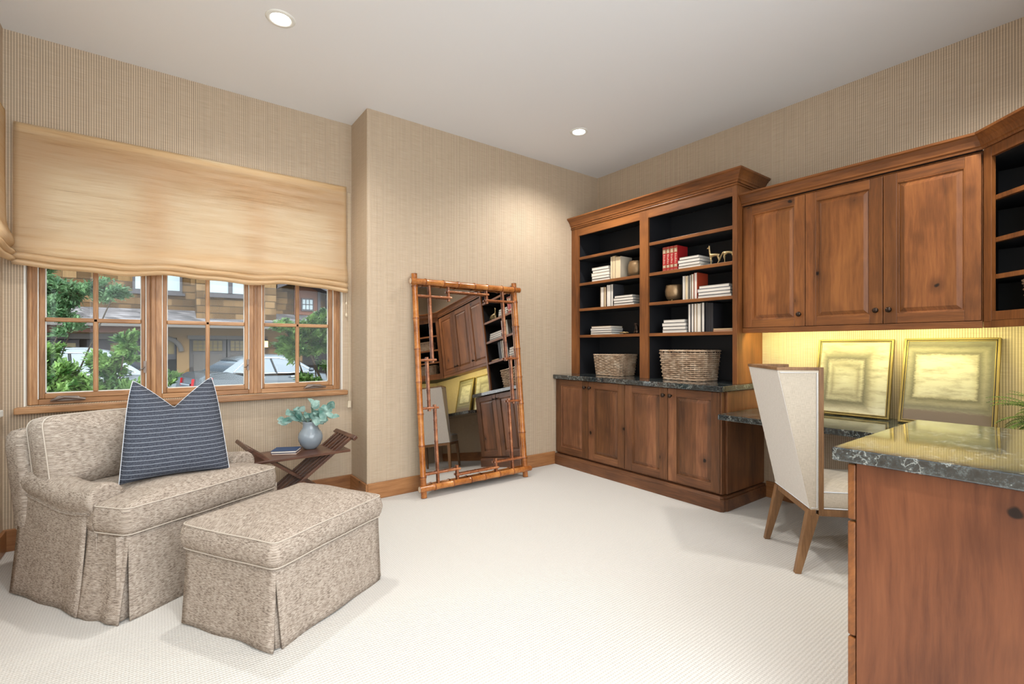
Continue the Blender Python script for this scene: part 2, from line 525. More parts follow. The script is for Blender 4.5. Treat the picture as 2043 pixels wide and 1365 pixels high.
def round_poly(pts, r, seg=5, step=0.03):
    out = []; n = len(pts)
    rr = r if isinstance(r, (list, tuple)) else [r] * n
    cor = []
    for i in range(n):
        p = Vector(pts[i]); a = (Vector(pts[i - 1]) - p).normalized(); b = (Vector(pts[(i + 1) % n]) - p).normalized()
        ang = a.angle(b); d = rr[i] / math.tan(ang / 2)
        s0 = p + a * d; s1 = p + b * d
        arc = []
        for k in range(seg + 1):
            t = k / seg
            arc.append((1 - t) ** 2 * s0 + 2 * t * (1 - t) * p + t * t * s1)
        cor.append(arc)
    for i in range(n):
        out += cor[i]
        a = cor[i][-1]; b = cor[(i + 1) % n][0]
        L = (b - a).length; k = int(L / step)
        for q in range(1, k):
            out.append(a.lerp(b, q / k))
    return out

def cushion(outline, c, z0, z1, crown, bulge=0.012, droop=0.0, seed=0, crownb=0.0, wr=0.004):
    """closed box cushion and its two piping loops; returns (body MB, piping MB)"""
    mb = MB(); c = Vector(c)
    def nz(p, z, k=wr):
        return noise.noise(Vector((p.x * 5 + seed, p.y * 5, z * 4))) * k
    rings = []
    def ring(sc, z, out=0.0):
        r = []
        for p in outline:
            d = (p - c); L = d.length
            q = c + d * sc + d.normalized() * out
            r.append((q.x, q.y, z + nz(q, z) * (1 if sc < 0.999 else 0.4)))
        return r
    for sc in (0.02, 0.3, 0.6, 0.85, 0.96):
        rings.append(ring(sc, z0 - crownb * (1 - sc ** 2) + 0.004 * (sc > 0.9)))
    H = z1 - z0
    for f_, b_ in ((0.03, -0.001), (0.2, 0.6), (0.5, 1.0), (0.8, 0.6), (0.97, -0.001)):
        rings.append(ring(1.0, z0 + H * f_, bulge * b_))
    for sc in (0.975, 0.93, 0.85, 0.72, 0.55, 0.35, 0.15, 0.02):
        rings.append(ring(sc, z1 + crown * (1 - sc ** 3.0) ** 0.9 if sc < 1 else z1))
    mb.loft(rings, True, True)
    pp = MB()
    for z in (z0 + 0.03 * H, z0 + 0.97 * H):
        pp.tube([(p.x + (p - c).normalized().x * 0.002, p.y + (p - c).normalized().y * 0.002, z + nz(p, z) * 0.4) for p in outline], 0.0034, 5, closed=True)
    return mb, pp

# ------------------------------------------------------------------ the room
HC = 3.05; XL = -0.714; YW = 3.99; YM = 3.625; XJ = 1.312; XR = 3.9; YN = -0.35
struct(part('floor', MB().box(XL - 0.1, -0.75, -0.1, XR + 0.1, 4.15, 0.0), 'carpet'))
struct(part('ceiling', MB().box(XL - 0.12, -1.2, HC, XR + 0.12, 4.15, HC + 0.1), 'ceiling'))
OX0, OX1, OZ0, OZ1 = -0.628, 1.236, 0.84, 2.42
w = MB()
w.box(XL - 0.12, YW, 0, OX0, YW + 0.14, HC); w.box(OX1, YW, 0, XJ + 0.1, YW + 0.14, HC)
w.box(OX0, YW, 0, OX1, YW + 0.14, OZ0); w.box(OX0, YW, OZ1, OX1, YW + 0.14, HC)
struct(part('wall_window', w, 'paper_x'))
struct(part('trim_reveal', MB().box(OX0 - 0.001, YW + 0.001, OZ0, OX0 + 0.007, YW + 0.06, OZ1).box(OX1 - 0.007, YW + 0.001, OZ0, OX1 + 0.001, YW + 0.06, OZ1), 'white'))
struct(part('wall_jog', MB().box(XJ, YM + 0.004, 0, XJ + 0.12, YW + 0.14, HC), 'paper_y'))
w = MB()
rr_ = [(XR + 0.12, YM + 0.12), (XR + 0.12, YM), (XJ + 0.018, YM), (XJ + 0.008, YM + 0.003), (XJ + 0.002, YM + 0.01), (XJ, YM + 0.02), (XJ + 0.03, YM + 0.12)]
w.prism(rr_, 0, HC)
struct(part('wall_back', w, 'paper_x'))
struct(part('wall_right', MB().box(XR, YN, 0, XR + 0.12, YM, HC), 'paper_y'))
w = MB()
w.box(XL - 0.12, 3.55, 0, XL, YW, HC); w.box(XL - 0.12, -0.4, 0, XL, 1.35, HC)
w.box(XL - 0.12, 1.35, 0, XL, 3.55, 0.84); w.box(XL - 0.12, 1.35, 2.42, XL, 3.55, HC)
struct(part('wall_left', w, 'paper_y'))
struct(part('wall_near', MB().box(2.4, YN - 0.12, 0, XR + 0.12, YN, HC), 'paper_x'))
def bb(name, x0, y0, x1, y1, m):
    struct(part(name, MB().box(x0, y0, 0, x1, y1, 0.128), m, bevel=0.004))
bb('baseboard_window', XL, YW - 0.018, XJ, YW, 'skirting_x')
bb('baseboard_jog', XJ - 0.018, YM - 0.018, XJ, YW - 0.018, 'skirting_y')
bb('baseboard_back', XJ, YM - 0.018, 3.258, YM, 'skirting_x')
bb('baseboard_left', XL, -0.3, XL + 0.018, YW - 0.018, 'skirting_y')
bb('baseboard_right', XR - 0.018, YN, XR, 1.81, 'skirting_y')

# windows
struct(part('trim_sill', MB().box(-0.66, YW - 0.065, 0.8, 1.262, YW + 0.05, 0.838), 'fir_x', bevel=0.006))
def window(n, fx0, fx1, sx0, sx1, gx0, gx1, mx, handle, front=4.03):
    fr = MB()
    y0, y1 = front, front + 0.09
    fr.box(fx0, y0, 0.842, sx0, y1, 2.42); fr.box(sx1, y0, 0.842, fx1, y1, 2.42)
    fr2 = part('window_%d' % n, fr, 'fir_v', bevel=0.004)
    struct(fr2)
    fh = MB().box(sx0, y0, 0.842, sx1, y1, 0.874).box(sx0, y0, 2.36, sx1, y1, 2.42)
    part('frame_rail', fh, 'fir_x', fr2, bevel=0.003)
    st = MB(); ys0, ys1 = front + 0.012, front + 0.06
    st.box(sx0 + .002, ys0, 0.876, gx0, ys1, 2.36).box(gx1, ys0, 0.876, sx1 - .002, ys1, 2.36)
    sa = part('sash', st, 'fir_v', fr2, bevel=0.004)
    part('sash_rail', MB().box(gx0, ys0, 0.876, gx1, ys1, 0.908).box(gx0, ys0, 2.31, gx1, ys1, 2.36), 'fir_x', sa, bevel=0.003)
    part('muntin', MB().box(mx - 0.013, ys0 + 0.008, 0.908, mx + 0.013, ys1 - 0.01, 2.31), 'fir_v', sa, bevel=0.006)
    part('muntin', MB().box(gx0, ys0 + 0.008, 1.35, gx1, ys1 - 0.01, 1.377).box(gx0, ys0 + 0.008, 1.82, gx1, ys1 - 0.01, 1.847), 'fir_x', sa, bevel=0.006)
    part('glazing_bead', MB().box(gx0, ys0 + .02, .908, gx0 + .005, ys0 + .03, 2.31).box(gx1 - .005, ys0 + .02, .908, gx1, ys0 + .03, 2.31).box(gx0, ys0 + .02, .908, gx1, ys0 + .03, .913), 'white', sa)
    part('pane', MB().box(gx0 - 0.003, ys0 + 0.024, 0.905, gx1 + 0.003, ys0 + 0.028, 2.313), 'glass', fr2)
    if handle:
        hx = handle
        h = MB()
        yb = front + 0.012
        h.hexa([(hx - .08, yb - .035, .862), (hx + .075, yb - .035, .862), (hx + .075, yb, .862), (hx - .08, yb, .862),
                (hx - .045, yb - .028, .892), (hx + .05, yb - .028, .887), (hx + .05, yb, .887), (hx - .045, yb, .892)])
        h.tube([(hx - .07, yb - .04, .868), (hx - .01, yb - .05, .886), (hx + .06, yb - .045, .874), (hx + .085, yb - .04, .868)], [0.007, .009, .007, .008], 8)
        part('crank_handle', h, 'gunmetal', fr2, bevel=0.004)
    return fr2
w1 = window(1, -0.62, -0.03, -0.572, -0.055, -0.545, -0.079, -0.311, -0.44)
w2 = window(2, -0.03, 0.60, 0.034, 0.556, 0.060, 0.531, 0.298, None)
w3 = window(3, 0.60, 1.228, 0.642, 1.172, 0.663, 1.139, 0.902, 1.02)
for sx, wn_ in ((-0.055, w1), (0.556, w2)):
    l = MB().box(sx - .012, 4.022, 1.02, sx + .002, 4.035, 1.10).tube([(sx - .006, 4.02, 1.06), (sx - .02, 4.0, 1.045), (sx - .034, 3.995, 1.043)], 0.004, 6)
    part('sash_lock', l, 'gunmetal', wn_)
for px_, wn_ in ((-0.013, w1), (0.600, w2)):
    part('post_moulding', MB().box(px_ - .012, 4.018, .842, px_ + .012, 4.0305, 2.40), 'fir_v', wn_, bevel=0.004)
part('stop_moulding', MB().box(-.612, 4.020, .842, -.598, 4.0305, 2.40), 'fir_v', w1, bevel=0.004)
part('stop_moulding', MB().box(1.200, 4.020, .842, 1.214, 4.0305, 2.40), 'fir_v', w3, bevel=0.004)
for xs_, wn_ in ((-.5745, w1), (-.0560, w1), (.0325, w2), (.5545, w2), (.6405, w3), (1.1700, w3)):
    part('weatherstrip', MB().box(xs_, 4.028, .876, xs_ + .004, 4.0415, 2.36), 'white', wn_)
# the window in the left wall, behind its own shade
fr = MB().box(XL - .09, 1.35, .84, XL - .02, 1.41, 2.42).box(XL - .09, 3.49, .84, XL - .02, 3.55, 2.42).box(XL - .09, 2.42, .84, XL - .02, 2.48, 2.42).box(XL - .09, 1.41, .84, XL - .02, 3.49, .9).box(XL - .09, 1.41, 2.36, XL - .02, 3.49, 2.42)
w4 = struct(part('window_4', fr, 'fir_v', bevel=0.004))
part('pane', MB().box(XL - .06, 1.41, .9, XL - .056, 3.49, 2.36), 'glass', w4)
struct(part('trim_left_sill', MB().box(XL - 0.02, 1.28, 0.8, XL + 0.022, 3.885, 0.838), 'white', bevel=0.005))

# ------------------------------------------------------------------ roman shades
def roman_shade(x0, x1, ztop, wave, flip=None):
    """panel in coordinates (a along wall, n out from wall, z)"""
    prof = [(0.034, 0.0), (0.036, 0.05), (0.036, 0.2), (0.037, 0.4), (0.040, 0.55), (0.046, 0.63), (0.058, 0.675), (0.074, 0.705), (0.084, 0.735), (0.084, 0.758), (0.070, 0.776), (0.046, 0.778)]
    prof2 = [(0.050, 0.765), (0.070, 0.782), (0.084, 0.790), (0.088, 0.800), (0.078, 0.814), (0.050, 0.816)]
    prof3 = [(0.046, 0.805), (0.066, 0.822), (0.078, 0.830), (0.078, 0.841), (0.060, 0.852), (0.036, 0.846), (0.022, 0.80), (0.012, 0.70)]
    out = []
    for pr, ph in ((prof, 0), (prof2, 0.5), (prof3, 0.9)):
        mb = MB()
        def fn(i, j, pr=pr, ph=ph):
            k = j * (len(pr) - 1); a = int(min(k, len(pr) - 2)); t = k - a
            n = pr[a][0] * (1 - t) + pr[a + 1][0] * t; dz = pr[a][1] * (1 - t) + pr[a + 1][1] * t
            x = x0 + (x1 - x0) * i
            w_ = max(0, (dz - 0.5) / 0.35)
            wz = wave(i + ph * 0.03) * w_
            n += (0.010 * math.sin(i * 17 + ph * 2) + 0.006 * math.sin(i * 37 + ph)) * w_ + 0.0015 * math.sin(i * 9 + dz * 5)
            return (x, n, ztop - dz + wz)
        mb.quadgrid(fn, 70, 36)
        out.append(mb)
    return out
wv = lambda i: 0.009 * math.sin(i * 2 * PI * 2.6 + 0.6) + 0.005 * math.sin(i * 2 * PI * 5.3 + 1) - 0.010 * (i > 0.9) * (i - 0.9) * 10
def build_shade(label, x0, x1, ztop, wave, conv, side):
    base = conv((x0 + x1) / 2, 0.0, ztop - 0.85)
    root = thing('roman_shade', label, 'window shade', base, group='woven roman shades')
    for nm, mb in zip(('fabric_panel', 'bottom_fold', 'bottom_fold'), roman_shade(x0, x1, ztop, wave)):
        mb.v = [Vector(conv(*v)) for v in mb.v]
        o = part(nm, mb, 'shade', root)
        sl = o.modifiers.new('thick', 'SOLIDIFY'); sl.thickness = 0.0022; sl.offset = 0
    b = MB().box(x0 + 0.003, 0.0, ztop - 0.045, x1 - 0.003, 0.032, ztop - 0.003)
    b.v = [Vector(conv(*v)) for v in b.v]
    part('headrail', b, 'white', root)
    return root
sh = build_shade('wide straw-coloured woven roman shade above the three-part window', -0.665, 1.257, 2.512, wv, lambda a, n, z: (a, YW - n, z), 1)
c = MB()
c.tube([(1.278, YW - .02, 2.47), (1.28, YW - .022, 1.9), (1.279, YW - .022, 1.2), (1.281, YW - .02, .70)], 0.0022, 5)
c.tube([(1.290, YW - .02, 2.47), (1.291, YW - .022, 1.9), (1.290, YW - .022, 1.2), (1.289, YW - .02, .70)], 0.0022, 5)
c.box(1.270, YW - .03, 0.69, 1.296, YW - .001, 0.745)
part('pull_cord', c, 'cord', sh)
c = MB()
c.tube([(1.262, YW - .018, 1.70), (1.263, YW - .02, 1.56), (1.262, YW - .02, 1.45)], 0.002, 5)
c.lathe([(0.002, 0), (0.009, .005), (0.010, .02), (.004, .035)], (1.262, YW - .02, 1.44), 10)
c.lathe([(0.002, 0), (0.007, .005), (0.008, .016), (.003, .026)], (1.262, YW - .02, 1.54), 10)
part('pull_bead', c, 'cord', sh)
build_shade('woven roman shade on the left wall, only its edge in the frame', 1.25, 3.865, 2.535, lambda i: 0.012 * math.sin(i * 9), lambda a, n, z: (XL + n * 0.9, a, z), 1)

# ------------------------------------------------------------------ ceiling lights
def can_light(x, y, label, power=CAN_W):
    t = thing('recessed_ceiling_light', label, 'ceiling light', (x, y, HC), group='recessed ceiling lights')
    part('trim_ring', MB().lathe([(0.052, -0.002), (0.056, -0.006), (0.074, -0.005), (0.078, -0.0005), (0.078, 0.0), (0.05, 0.0)], (x, y, HC), 32, cap=False), 'white', t)
    part('lens', MB().lathe([(0.0005, -0.003), (0.05, -0.003), (0.052, -0.0005)], (x, y, HC), 32, cap=False), 'lens', t)
    ld = bpy.data.lights.new('downlight', 'SPOT')
    ld.energy = power * 4; ld.color = (1.0, 0.96, 0.90); ld.spot_size = RD(150); ld.spot_blend = 0.9; ld.shadow_soft_size = 0.05
    lo = bpy.data.objects.new('bulb', ld); COL.objects.link(lo)
    lo.parent = t; lo.location = (0, 0, -0.06)
    return t
can_light(0.563, 2.93, 'recessed white ceiling light above the armchair and window side')
can_light(2.92, 2.93, 'recessed white ceiling light near the mirror wall and bookcase')
can_light(0.563, 0.75, 'added recessed fill light behind the camera, out of frame', CAN_W)  # unseen lamp added for ambient light in the room
can_light(2.92, 0.35, 'added recessed fill light above the desk, out of frame', CAN_W)  # another unseen lamp, added as fill over the desk side

# ------------------------------------------------------------------ cabinet joinery
def frameM(o, a, n):
    """matrix mapping local (a, out, up) to world; a = direction along the face, n = outward"""
    a = Vector(a).normalized(); n = Vector(n).normalized()
    m = Matrix(((a.x, n.x, 0, o[0]), (a.y, n.y, 0, o[1]), (a.z, n.z, 1, o[2]), (0, 0, 0, 1)))
    return m
def raised_door(parent, Mx, a0, a1, z0, z1, th, mv, mh, knob=None, rail=0.062, stile=0.062, kn='bronze', label=None):
    """front surface of the door at out=th"""
    d = MB(); d.M = Mx
    d.box(a0, 0, z0, a0 + stile, th, z1, 0); d.box(a1 - stile, 0, z0, a1, th, z1, 0)
    d.box(a0 + stile, 0.0, z0, a1 - stile, th - 0.0004, z0 + rail, 1); d.box(a0 + stile, 0.0, z1 - rail, a1 - stile, th - 0.0004, z1, 1)
    door = part('door', d, [mv, mh], parent, bevel=0.0025, label=label)
    p = MB(); p.M = Mx
    i0, i1, j0, j1 = a0 + stile, a1 - stile, z0 + rail, z1 - rail
    def ring(e, o): return [(i0 + e, o, j0 + e), (i1 - e, o, j0 + e), (i1 - e, o, j1 - e), (i0 + e, o, j1 - e)]
    p.loft([ring(-0.004, th - 0.001), ring(0.004, th - 0.002), ring(0.007, th - 0.010), ring(0.010, th - 0.011), ring(0.032, th - 0.002), ring(0.034, th - 0.0015)], True, False, 0, False)
    p.add(ring(0.034, th - 0.0015), [(0, 1, 2, 3)])
    p.add(ring(-0.004, 0.002), [(3, 2, 1, 0)])
    part('panel', p, mv, door)
    if knob:
        k = MB(); k.M = Mx @ Matrix.Translation((knob[0], th, knob[1])) @ Matrix.Rotation(-PI / 2, 4, 'X')
        k.lathe([(0.008, 0), (0.009, .002), (0.005, .005), (0.0045, .012), (0.006, .015), (0.012, .018), (0.0165, .024), (0.0165, .028), (0.012, .034), (0.003, .036)], (0, 0, 0), 16)
        for v in k.v: pass
        part('knob', k, kn, door)
    return door
def crown(Mx_list, prof, z, mat, parent, name='crown_moulding'):
    """prof: list of (out, dz); Mx_list: list of mitred stations: (point2d, outward2d*scale)"""
    mb = MB(); rings = []
    for (px, py), (ox, oy) in Mx_list:
        rings.append([(px + ox * o, py + oy * o, z + dz) for o, dz in prof])
    mb.loft(rings, True, True, 0, False)
    return part(name, mb, mat, parent)

# --- base cabinet under the bookcase (front doors at X=3.275)
BZ = 0.91
base = thing('base_cabinet', 'low knotty wood base cabinet with four raised-panel doors under the bookcase', 'cabinet', (3.58, 2.72, 0))
c = MB()
c.box(3.298, 1.845, 0.112, 3.897, 3.622, 0.866)
c.box(3.275, 1.838, 0.125, 3.30, 1.853, 0.866)
part('body', c, 'base_vp', base, bevel=0.002)
# right side panel set back behind a chamfered corner
part('side_panel', MB().box(3.335, 1.828, 0.115, 3.895, 1.845, 0.866), 'base_vp', base, bevel=0.003)
pl = MB()
prof = [(0, 0), (0, 0)]
poly = [(3.897, 3.622), (3.252, 3.622), (3.252, 1.838), (3.272, 1.818), (3.292, 1.818), (3.312, 1.808), (3.897, 1.808)]
pl.prism(poly, 0, 0.088)
poly2 = [(3.897, 3.622), (3.262, 3.622), (3.262, 1.842), (3.280, 1.826), (3.300, 1.826), (3.318, 1.818), (3.897, 1.818)]
pl.hexa([(3.252, 1.838, .088), (3.252, 3.622, .088), (3.897, 3.622, .088), (3.897, 1.838, .088), (3.268, 1.845, .108), (3.268, 3.622, .108), (3.897, 3.622, .108), (3.897, 1.845, .108)])
pl.prism(poly2, 0.088, 0.106)
part('plinth', pl, 'base_h', base, bevel=0.003)
MB_ = frameM((3.298, 0, 0), (0, -1, 0), (-1, 0, 0))
yd = [3.618, 3.167, 2.728, 2.291, 1.842]
for i in range(4):
    ya, yb = yd[i] - 0.0025, yd[i + 1] + 0.0025
    kx = (-yb - 0.030) if i % 2 == 0 else (-ya + 0.030)
    raised_door(base, MB_, -ya, -yb, 0.128, 0.862, 0.023, 'base_v', 'base_h', (kx, 0.805), rail=0.06, stile=0.075)
ct = MB()
ct.prism([(3.897, 3.622), (3.238, 3.622), (3.238, 1.826), (3.250, 1.814), (3.897, 1.812)], 0.869, BZ)
tag(part('countertop', ct, 'stone', bevel=0.004), 'dark veined stone top on the base cabinet below the shelves', 'countertop')

# --- bookcase
bk = thing('bookcase', 'tall two-column knotty wood bookcase with black lining on the stone top', 'bookcase', (3.7, 2.73, BZ))
SH = [1.313, 1.586, 1.848, 2.118]
XF = 3.5
stiles = [(3.622, 3.52), (2.743, 2.65), (1.879, 1.843)]
def box_part(nm, x0, y0, z0, x1, y1, z1, m, par, bev=0.002):
    return part(nm, MB().box(x0, y0, z0, x1, y1, z1), m, par, bevel=bev)
for a, b in stiles: box_part('stile', XF, b, BZ, XF + 0.022, a, 2.44, 'alder_vp', bk)
box_part('top_rail', XF + 0.001, 1.879, 2.339, XF + 0.021, 3.52, 2.44, 'alder_h', bk)
box_part('side_panel', XF + 0.0225, 1.843, BZ, 3.897, 1.862, 2.44, 'alder_vp', bk)
box_part('side_panel', XF + 0.0225, 3.603, BZ, 3.897, 3.622, 2.44, 'alder_vp', bk)
box_part('back_panel', 3.86, 1.864, BZ, 3.885, 3.60, 2.40, 'dark_in', bk)
part('divider', MB().box(XF + 0.022, 2.66, BZ, 3.858, 2.735, 2.40), 'dark_in', bk)
part('lining', MB().box(XF + 0.022, 3.56, BZ, 3.858, 3.601, 2.40).box(XF + 0.022, 1.864, BZ, 3.858, 1.866, 2.40).box(XF + 0.022, 1.864, 2.401, 3.858, 3.60, 2.42), 'dark_in', bk)
for z in SH:
    for a, b in ((3.558, 2.737), (2.658, 1.868)):
        s_ = box_part('shelf', XF + 0.026, b, z - 0.026, 3.856, a, z - 0.001, 'dark_in', bk)
        box_part('shelf_edge', XF + 0.008, b, z - 0.027, XF + 0.026, a, z, 'alder_h', s_)
cp = [(0, 0), (0.010, 0.0), (0.012, 0.014), (0.020, 0.02), (0.022, 0.030), (0.034, 0.052), (0.052, 0.072), (0.064, 0.080), (0.066, 0.092), (0.0, 0.092)]
crown([((XF, 3.622), (-1, 0)), ((XF, 1.843), (-1, -1)), ((3.897, 1.843), (0, -1))], cp, 2.435, 'alder_h', bk)
crown([((XF, 3.622), (-1, 0)), ((XF, 1.843), (-1, -1)), ((3.897, 1.843), (0, -1))], [(0, 0), (0.008, 0), (0.010, 0.006), (0.008, 0.012), (0, 0.012)], 2.418, 'alder_h', bk, 'bead')
box_part('top_panel', XF + .002, 1.85, 2.44, 3.897, 3.62, 2.455, 'dark_in', bk)

# --- upper cabinets
XU = 3.575
U0, U1 = 1.30, 2.262
up = thing('wall_cabinet', 'three-door knotty wood wall cabinet above the desk', 'cabinet', (3.74, 1.18, U0))
part('body', MB().box(XU + 0.024, 0.527, U0 + 0.03, 3.897, 1.841, U1), 'alder_vp', up, bevel=0.002)
part('light_rail', MB().box(XU + 0.002, 0.527, U0 - 0.002, XU + 0.024, 1.841, U0 + 0.036), 'alder_h', up, bevel=0.003)
MU = frameM((XU + 0.024, 0, 0), (0, -1, 0), (-1, 0, 0))
ys = [1.838, 1.404, 0.966, 0.530]
for i in range(3):
    ya, yb = ys[i] - 0.002, ys[i + 1] + 0.002
    kx = (-yb - 0.030) if i < 2 else (-ya + 0.032)
    raised_door(up, MU, -ya, -yb, 1.338, 2.245, 0.024, 'alder_v', 'alder_h', (kx, 1.42), rail=0.058, stile=0.066)
# diagonal corner unit
AD = 0.52
P0 = Vector((XU, 0.525)); P1 = P0 + Vector((-AD, -AD))
dgl = (P1 - P0).length
dg = thing('corner_cabinet', 'open corner wall cabinet with dark shelves set diagonally', 'cabinet', (3.55, 0.1, U0))
MD = frameM((P0.x, P0.y, 0), (-1, -1, 0), (-1, 1, 0))
pt = [(P0.x, P0.y), (P1.x, P1.y), (P1.x, YN + .002), (3.897, YN + .002), (3.897, P0.y)]
ins = [(P0.x + .022, P0.y - .004), (P1.x + .006, P1.y - .02), (P1.x + .02, YN + .004), (3.895, YN + .004), (3.895, P0.y - .004)]
d = MB(); d.prism(ins, U0 + 0.03, U0 + 0.07); part('floor_panel', d, 'dark_in', dg)
d = MB(); d.prism(ins, U1 - 0.06, U1); part('ceiling_panel', d, 'dark_in', dg)
d = MB(); d.box(3.87, YN + .003, U0 + .03, 3.896, P0.y - .002, U1); d.box(P1.x + .02, YN + .003, U0 + .03, 3.87, YN + .02, U1)
part('back_panel', d, 'dark_in', dg)
d = MB(); d.box(P0.x + .03, P0.y - .02, U0 + .03, 3.87, P0.y - .002, U1); part('side_panel', d, 'dark_in', dg); d = MB(); d.box(P1.x + .002, YN + .003, U0 + .03, P1.x + .02, P1.y - .01, U1)
part('side_panel', d, 'dark_in', dg)
d = MB(); d.M = MD
d.box(0.003, -0.022, U0 + 0.03, 0.052, 0, U1); part('stile', d, 'alder_vp', dg, bevel=0.002); d = MB(); d.M = MD; d.box(dgl - 0.052, -0.022, U0 + 0.03, dgl, 0, U1)
part('stile', d, 'alder_vp', dg, bevel=0.002)
d = MB(); d.M = MD
d.box(0.052, -0.021, U0 + .036, dgl - 0.052, -0.001, U0 + 0.083); part('rail', d, 'alder_vp', dg, bevel=0.002); d = MB(); d.M = MD; d.box(0.052, -0.021, 2.205, dgl - 0.052, -0.001, U1); part('rail', d, 'alder_vp', dg, bevel=0.002)
d = MB(); d.M = MD
d.box(0.0, -0.024, U0 - 0.002, dgl, -0.002, U0 + 0.036)
part('light_rail', d, 'alder_vp', dg, bevel=0.002)
DS = [1.58, 1.775, 2.0]
for z in DS:
    d = MB(); d.prism([(p[0], p[1]) for p in [(P0.x + .032, P0.y - .022), (P1.x + .022, P1.y - .012), (P1.x + .022, YN + .022), (3.868, YN + .022), (3.868, P0.y - .022)]], z - .022, z - .001)
    s_ = part('shelf', d, 'dark_in', dg)
    d = MB(); d.M = MD; d.box(0.03, -0.044, z - .024, dgl - .03, -0.023, z)
    part('shelf_edge', d, 'alder_vp', s_)
cp2 = [(0, 0), (0.008, 0.0), (0.010, 0.012), (0.018, 0.018), (0.020, 0.028), (0.030, 0.048), (0.046, 0.068), (0.056, 0.074), (0.058, 0.086), (0.0, 0.086)]
q = math.tan(RD(22.5))
crown([((XU, 1.8405), (-1, 0)), ((XU, P0.y), (-1, q))], cp2, 2.262, 'alder_h', up)
part('top_panel', MB().box(XU + .003, .53, 2.262, 3.897, 1.84, 2.27), 'dark_in', up)
s2 = math.sqrt(0.5)
crown([((P0.x, P0.y - 0.0005), (-1, q)), ((P1.x, P1.y), (-1, q)), ((P1.x, YN + .002), (-1, 0))], cp2, 2.262, 'alder_vp', dg)
d = MB(); d.prism(ins, 2.264, 2.275); part('top_panel', d, 'dark_in', dg)

# under-cabinet lamps
def under_light(y0, y1, label, power, x=3.615, rz=0.0, cx=None, cy=None):
    """strip behind the light rail, shining down and back onto the wall"""
    cy = (y0 + y1) / 2 if cy is None else cy; L = (y1 - y0)
    t = thing('cabinet_strip_light', label, 'light', (x, cy, U0 + 0.03), rz, 'strip lights under the wall cabinets', local=True)
    part('housing', MB().hexa([(-.012, -L / 2, -.026), (.0, -L / 2, -.026), (.0, L / 2, -.026), (-.012, L / 2, -.026), (-.012, -L / 2, -.001), (.024, -L / 2, -.001), (.024, L / 2, -.001), (-.012, L / 2, -.001)]), 'white', t)
    part('lens', MB().hexa([(.0012, -L / 2 + .01, -.026), (.0022, -L / 2 + .01, -.0265), (.0022, L / 2 - .01, -.0265), (.0012, L / 2 - .01, -.026), (.023, -L / 2 + .01, -.003), (.025, -L / 2 + .01, -.004), (.025, L / 2 - .01, -.004), (.023, L / 2 - .01, -.003)]), 'under_lens', t)
    ld = bpy.data.lights.new('strip', 'AREA'); ld.shape = 'RECTANGLE'
    ld.size = 0.02; ld.size_y = L * 0.95
    ld.energy = power; ld.color = (1.0, 0.92, 0.36)
    lo = bpy.data.objects.new('tube', ld); COL.objects.link(lo); lo.parent = t
    lo.location = (.016, 0, -0.020); lo.rotation_euler = (0, -RD(42), 0)
under_light(1.22, 1.81, 'strip light behind the light rail next to the bookcase', UNDER_W)
under_light(0.56, 1.15, 'strip light behind the light rail above the right picture', UNDER_W)
under_light(-.27, .27, 'strip light under the open corner cabinet', UNDER_W, x=3.345, cy=0.235, rz=RD(-45))

# --- desk slab and island
ds = MB(); ds.prism([(3.897, 1.806), (3.165, 1.806), (3.155, 1.796), (3.155, YN + .002), (3.897, YN + .002)], 0.682, 0.72)
tag(part('stone_desk', ds, 'stone', bevel=0.004), 'dark veined stone desk slab fixed along the right wall', 'desk')
isl = thing('island_cabinet', 'wooden drawer cabinet with a plain knotty end panel, close in front', 'cabinet', (2.0, 0.08, 0))
IX0, IX1, IY0, IY1 = 1.585, 2.37, -0.34, 0.512
part('body', MB().box(IX0 + .022, IY0, 0.06, IX1 - .02, IY1 - .03, 0.868), 'alder_vp', isl)
part('plinth', MB().box(IX0 + .03, IY0, 0.0, IX1 - .03, IY1 - .06, 0.06), 'base_h', isl)
part('end_panel', MB().box(IX0, IY0, 0.0, IX0 + .02, IY1 - .022, 0.868), 'end_panel', isl, bevel=0.0015)
zz = [0.866, 0.702, 0.372, 0.05]
for i in range(3):
    dr = part('drawer', MB().box(IX0 + .002, IY1 - .020, zz[i + 1] + .003, IX1 - .002, IY1, zz[i] - .003), 'alder_x', isl, bevel=0.004)
    k = MB(); k.M = Matrix.Translation(((IX0 + IX1) / 2, IY1, (zz[i] + zz[i + 1]) / 2)) @ Matrix.Rotation(-PI / 2, 4, 'X')
    k.lathe([(0.008, 0), (0.005, .005), (0.006, .015), (0.015, .024), (0.012, .034), (0.003, .036)], (0, 0, 0), 14)
    part('knob', k, 'bronze', dr)
tag(part('stone_worktop', MB().box(IX0 - .028, IY0, 0.872, IX1 + .03, IY1 + .03, BZ), 'stone', bevel=0.005, seg=3), 'polished dark stone top with white veins on the drawer cabinet', 'countertop')

